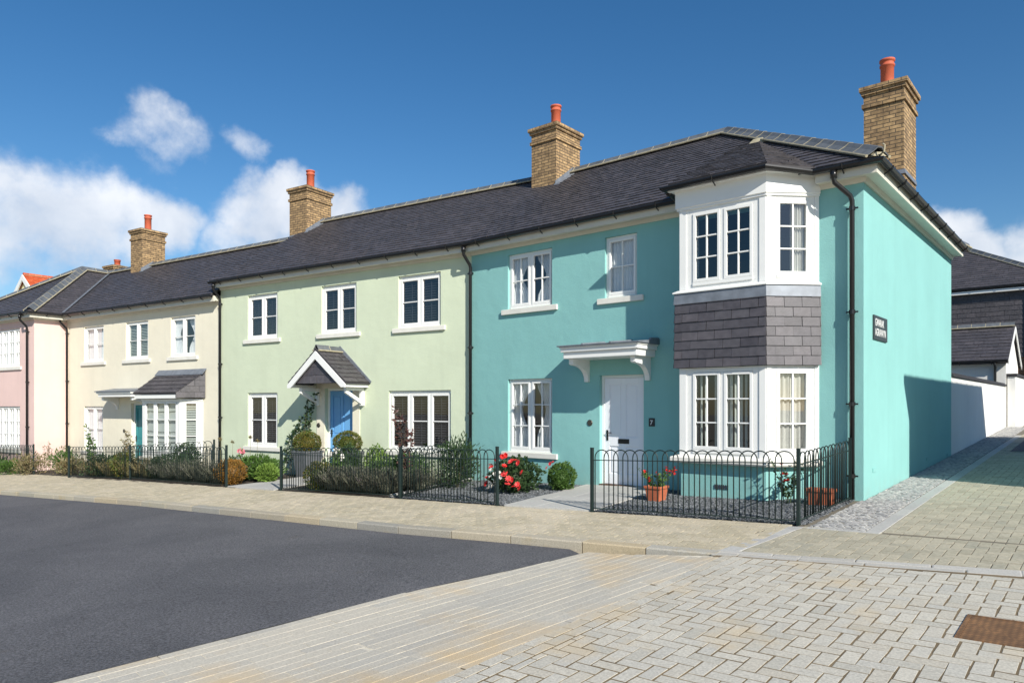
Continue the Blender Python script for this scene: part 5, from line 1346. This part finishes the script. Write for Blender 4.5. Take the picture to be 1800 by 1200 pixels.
# lavender bushes behind the railings
def lavender(x, y, w, h, label, n=420, fr='T', mat='lavender'):
    root, r = plant('lavender_bush', x, y, label, 'shrub', 'lavender bushes behind the railings', fr); m = MB(); core(m, (0, 0, h*.3), w*.36, w*.22, h*.3)
    for i in range(n):
        a = r.uniform(0, 6.28); q = r.random()**.6; bx, by = q*w*.33*math.cos(a), q*w*.22*math.sin(a)
        d = Vector((math.cos(a)*q*1.0, math.sin(a)*q*.8, 1.1)).normalized(); L = h*r.uniform(.7, 1.2); d = (d+rdir(r)*.15).normalized()
        p0 = Vector((bx, by, .02)); tip = p0+d*L
        m.leaf(p0+d*L*.3, d, rdir(r), L*.72, .010)
        for k in range(5):
            p = p0+d*L*r.uniform(.3, .95); m.leaf(p, (d+rdir(r)*.8).normalized(), rdir(r), .06, .009)
        if r.random() < .4: m.leaf(tip-d*.04, d, rdir(r), .07, .02)
    m.build('foliage', M[mat], root)
labs = ['leftmost, next to the bronze box bush', 'second from the left', 'below the path-side planter', 'below the variegated shrub', 'left of the purple sapling', 'right of the middle post', 'rightmost, under the tall dark shrub']
for i in range(7):
    t = i/6; x = -9.75+2.9*t if i < 6 else -7.95
    x = [-9.55, -9.15, -8.75, -8.35, -7.95, -7.72, -9.35][i]; y = fence_y(x)+[.33, .30, .34, .30, .33, .85, .62][i]
    lavender(x, y, .72, .44, 'grey-green lavender behind the pale green house railing, '+labs[i])
cl = ['at the left post', 'second from the left post', 'left of the middle post', 'at the middle post', 'right of the middle post', 'under the lean-to bay', 'second from the right post', 'at the right post']
for i in range(8):
    t = i/7; x = -20.2+t*6.6; lavender(x, fence_y(x)+.38, 1.05, .50, 'lavender behind the cream house railing, '+cl[i], 330, mat='lavender' if i > 3 else 'dry')
shrub('shrub', -10.75, -1.75, .75, .74, 'rounded olive-brown bush in the cream house garden', 'leafolive', 1300, .045, .03, fr='G')
shrub('shrub', -12.1, -1.55, 1.1, .62, 'loose green shrub near the left post of the cream garden', 'leafdark', 1200, .06, .035, fr='G', lump=.35)
shrub('shrub', -7.0, -1.25, .6, .75, 'dark leafy shrub in the corner by the pale green house', 'leafdark', 1300, .06, .035, fr='G') if 0 else None
shrub('shrub', -9.45, -.75, .75, .85, 'dark evergreen shrub right of the cream bay', 'leafdark', 1600, .05, .03, fr='G')
shrub('shrub', -9.1, -1.6, .8, .62, 'low dark green shrub in front of the cream bay', 'leafdark', 1400, .05, .03, fr='G')
root, r = plant('rose', -13.2, -1.4, 'tall leggy rose with pale leaves left of the cream porch', 'plant', None, 'G'); m = MB(); s = MB()
for k in range(4): stemmy(m, s, r, .12*k-.2, 0, 1.55-.22*k, (-.16+.02*k, 0), 46, .12, .055, .008)
m.build('foliage', M['leaf'], root); s.build('stem', M['stem'], root)
root, r = plant('rose', -11.6, -1.2, 'upright yellowing rose bush beside the teal door', 'plant', None, 'G'); m = MB(); s = MB()
for k in range(6): stemmy(m, s, r, .09*k-.22, 0, 1.35-.12*abs(k-2.5), (.05*(k-2.5), 0), 40, .09, .05, .007)
m.build('foliage', M['dry'], root); s.build('stem', M['stem'], root)
for i, (gx, gy, w_, h_, mt_, lab) in enumerate(((-16.2, -1.8, .9, .62, 'dry', 'straggly brown and green plant beside the pink house corner'), (-15.3, -1.2, .8, .75, 'leaf', 'green weedy shrub in front of the pink and cream corner'), (-17.3, -1.9, .8, .45, 'leaf', 'low green plant beside the end of the pink house railing'), (-18.6, -1.9, 1.0, .62, 'leafdark', 'dark green bush behind the pink house railing'), (-19.9, -1.9, 1.0, .75, 'leaf', 'taller green bush at the left edge behind the railing'), (-14.3, -1.5, .8, .5, 'dry', 'dry brownish plant beside the left post of the cream garden'))):
    shrub('shrub', gx, gy, w_, h_, lab, mt_, 900, .08, .03, fr='G', solid=False, hollow=.2, lump=.4, up=.8)
root, r = plant('wild_plant', -16.0, -1.35, 'tall thin flowering stems against the pink side wall', 'plant', None, 'G'); m = MB(); s = MB()
for k in range(9): stemmy(m, s, r, .09*k-.4, 0, r.uniform(.7, 1.15), (r.uniform(-.2, .2), 0), 30, .06, .03, .005)
m.build('foliage', M['dry'], root); s.build('stem', M['stem'], root)

# ================================================================== SKY, SUN, CAMERA
SUN_EL = 32; SAZ = Vector((1.106, -2.251)).normalized()
cam_f, HZ = 1248., 713.
def pdir(px, py): return Vector(((px-900)/cam_f, 1, (HZ-py)/cam_f)).normalized()
wd = bpy.data.worlds.new('World'); sc.world = wd; wd.use_nodes = True; nt = wd.node_tree; L = nt.links
bg = nt.nodes['Background']
sky = N(nt, 'ShaderNodeTexSky', sky_type='NISHITA'); sky.sun_disc = False; sky.sun_elevation = R(SUN_EL); sky.sun_rotation = math.atan2(SAZ.x, SAZ.y)
sky.altitude = 0; sky.air_density = 1.0; sky.dust_density = .3; sky.ozone_density = 3.0
hs = N(nt, 'ShaderNodeHueSaturation'); hs.inputs['Saturation'].default_value = 1.28; hs.inputs['Value'].default_value = 1.0; L.new(sky.outputs[0], hs.inputs['Color'])
tc = N(nt, 'ShaderNodeTexCoord')
nz = N(nt, 'ShaderNodeTexNoise'); nz.inputs['Scale'].default_value = 5; nz.inputs['Detail'].default_value = 8; nz.inputs['Roughness'].default_value = .55; L.new(tc.outputs['Generated'], nz.inputs['Vector'])
sub = N(nt, 'ShaderNodeVectorMath', operation='SUBTRACT'); L.new(nz.outputs['Color'], sub.inputs[0]); sub.inputs[1].default_value = (.5, .5, .5)
scl = N(nt, 'ShaderNodeVectorMath', operation='SCALE'); L.new(sub.outputs[0], scl.inputs[0]); scl.inputs['Scale'].default_value = .16
add = N(nt, 'ShaderNodeVectorMath', operation='ADD'); L.new(tc.outputs['Generated'], add.inputs[0]); L.new(scl.outputs[0], add.inputs[1])
blobs = [(40, 375, .11, 1.0), (120, 390, .085, 1.0), (-60, 380, .14, 1), (215, 400, .075, .95), (290, 405, .06, .9), (20, 330, .06, .9), (90, 425, .07, .8),
         (445, 385, .085, 1.0), (500, 365, .07, 1.0), (560, 375, .065, .95), (620, 372, .06, .9), (480, 330, .035, .75), (400, 420, .06, .8),
         (255, 250, .06, .62), (300, 268, .055, .62), (210, 262, .035, .5), (275, 300, .05, .42), (432, 275, .04, .5), (160, 240, .03, .25),
         (1640, 395, .065, 1.0), (1618, 370, .045, 1.0), (1680, 440, .06, 1.0), (1795, 450, .035, 1.0), (1740, 450, .04, .6), (1850, 460, .09, 1), (700, 372, .03, .6)]
last = None
for px, py, rad, amp in blobs:
    d = pdir(px, py)
    ds = N(nt, 'ShaderNodeVectorMath', operation='SUBTRACT'); L.new(add.outputs[0], ds.inputs[0]); ds.inputs[1].default_value = d
    ml = N(nt, 'ShaderNodeVectorMath', operation='MULTIPLY'); L.new(ds.outputs[0], ml.inputs[0]); ml.inputs[1].default_value = (.8, .8, 1.25)
    ln = N(nt, 'ShaderNodeVectorMath', operation='LENGTH'); L.new(ml.outputs[0], ln.inputs[0])
    mr = N(nt, 'ShaderNodeMapRange'); mr.interpolation_type = 'SMOOTHSTEP'; L.new(ln.outputs['Value'], mr.inputs[0])
    mr.inputs[1].default_value = rad*.25; mr.inputs[2].default_value = rad; mr.inputs[3].default_value = amp; mr.inputs[4].default_value = 0
    if last is None: last = mr.outputs[0]
    else:
        mx = N(nt, 'ShaderNodeMath', operation='MAXIMUM'); L.new(last, mx.inputs[0]); L.new(mr.outputs[0], mx.inputs[1]); last = mx.outputs[0]
n2 = N(nt, 'ShaderNodeTexNoise'); n2.inputs['Scale'].default_value = 13; n2.inputs['Detail'].default_value = 9; n2.inputs['Roughness'].default_value = .6; L.new(tc.outputs['Generated'], n2.inputs['Vector'])
m1 = N(nt, 'ShaderNodeMath', operation='MULTIPLY_ADD'); L.new(n2.outputs['Fac'], m1.inputs[0]); m1.inputs[1].default_value = 1.5; m1.inputs[2].default_value = -.80
ad = N(nt, 'ShaderNodeMath', operation='ADD'); L.new(m1.outputs[0], ad.inputs[0]); L.new(last, ad.inputs[1])
mk = N(nt, 'ShaderNodeMapRange'); mk.interpolation_type = 'SMOOTHSTEP'; L.new(ad.outputs[0], mk.inputs[0]); mk.inputs[1].default_value = .12; mk.inputs[2].default_value = .95; mk.inputs[3].default_value = 0; mk.inputs[4].default_value = .86
mu = N(nt, 'ShaderNodeMath', operation='MULTIPLY'); L.new(mk.outputs[0], mu.inputs[0])
gt0 = N(nt, 'ShaderNodeMapRange'); L.new(last, gt0.inputs[0]); gt0.inputs[1].default_value = .02; gt0.inputs[2].default_value = .2; L.new(gt0.outputs[0], mu.inputs[1])
ccol = ramp(nt, [(.36, (5.6, 6.2, 7.2)), (.60, (9.2, 9.3, 9.5))])
n3 = N(nt, 'ShaderNodeTexNoise'); n3.inputs['Scale'].default_value = 7; n3.inputs['Detail'].default_value = 5; L.new(add.outputs[0], n3.inputs['Vector']); L.new(n3.outputs['Fac'], ccol.inputs[0])
mxc = N(nt, 'ShaderNodeMix', data_type='RGBA'); L.new(mu.outputs[0], mxc.inputs[0]); L.new(hs.outputs[0], mxc.inputs[6]); L.new(ccol.outputs[0], mxc.inputs[7])
L.new(mxc.outputs[2], bg.inputs['Color']); bg.inputs['Strength'].default_value = .09

sl_ = bpy.data.lights.new('sun', 'SUN'); sl_.energy = 5.0; sl_.angle = R(.53); sl_.color = (1, .95, .86)
so = bpy.data.objects.new('sun', sl_); C.objects.link(so)
dv = Vector((-SAZ.x*math.cos(R(SUN_EL)), -SAZ.y*math.cos(R(SUN_EL)), -math.sin(R(SUN_EL)))); so.rotation_euler = dv.to_track_quat('-Z', 'Y').to_euler()
cd = bpy.data.cameras.new('camera'); cam = bpy.data.objects.new('camera', cd); C.objects.link(cam); sc.camera = cam
cam.location = (0, 0, 1.418); cam.rotation_euler = (R(90), 0, 0)
cd.sensor_width = 36; cd.lens = 36*cam_f/1800; cd.shift_y = (HZ-600)/1800; cd.clip_end = 2000; cd.clip_start = .05
sc.view_settings.view_transform = 'Standard'; sc.view_settings.look = 'None'; sc.view_settings.gamma = 1; sc.view_settings.exposure = .35
sc.render.engine = 'CYCLES'
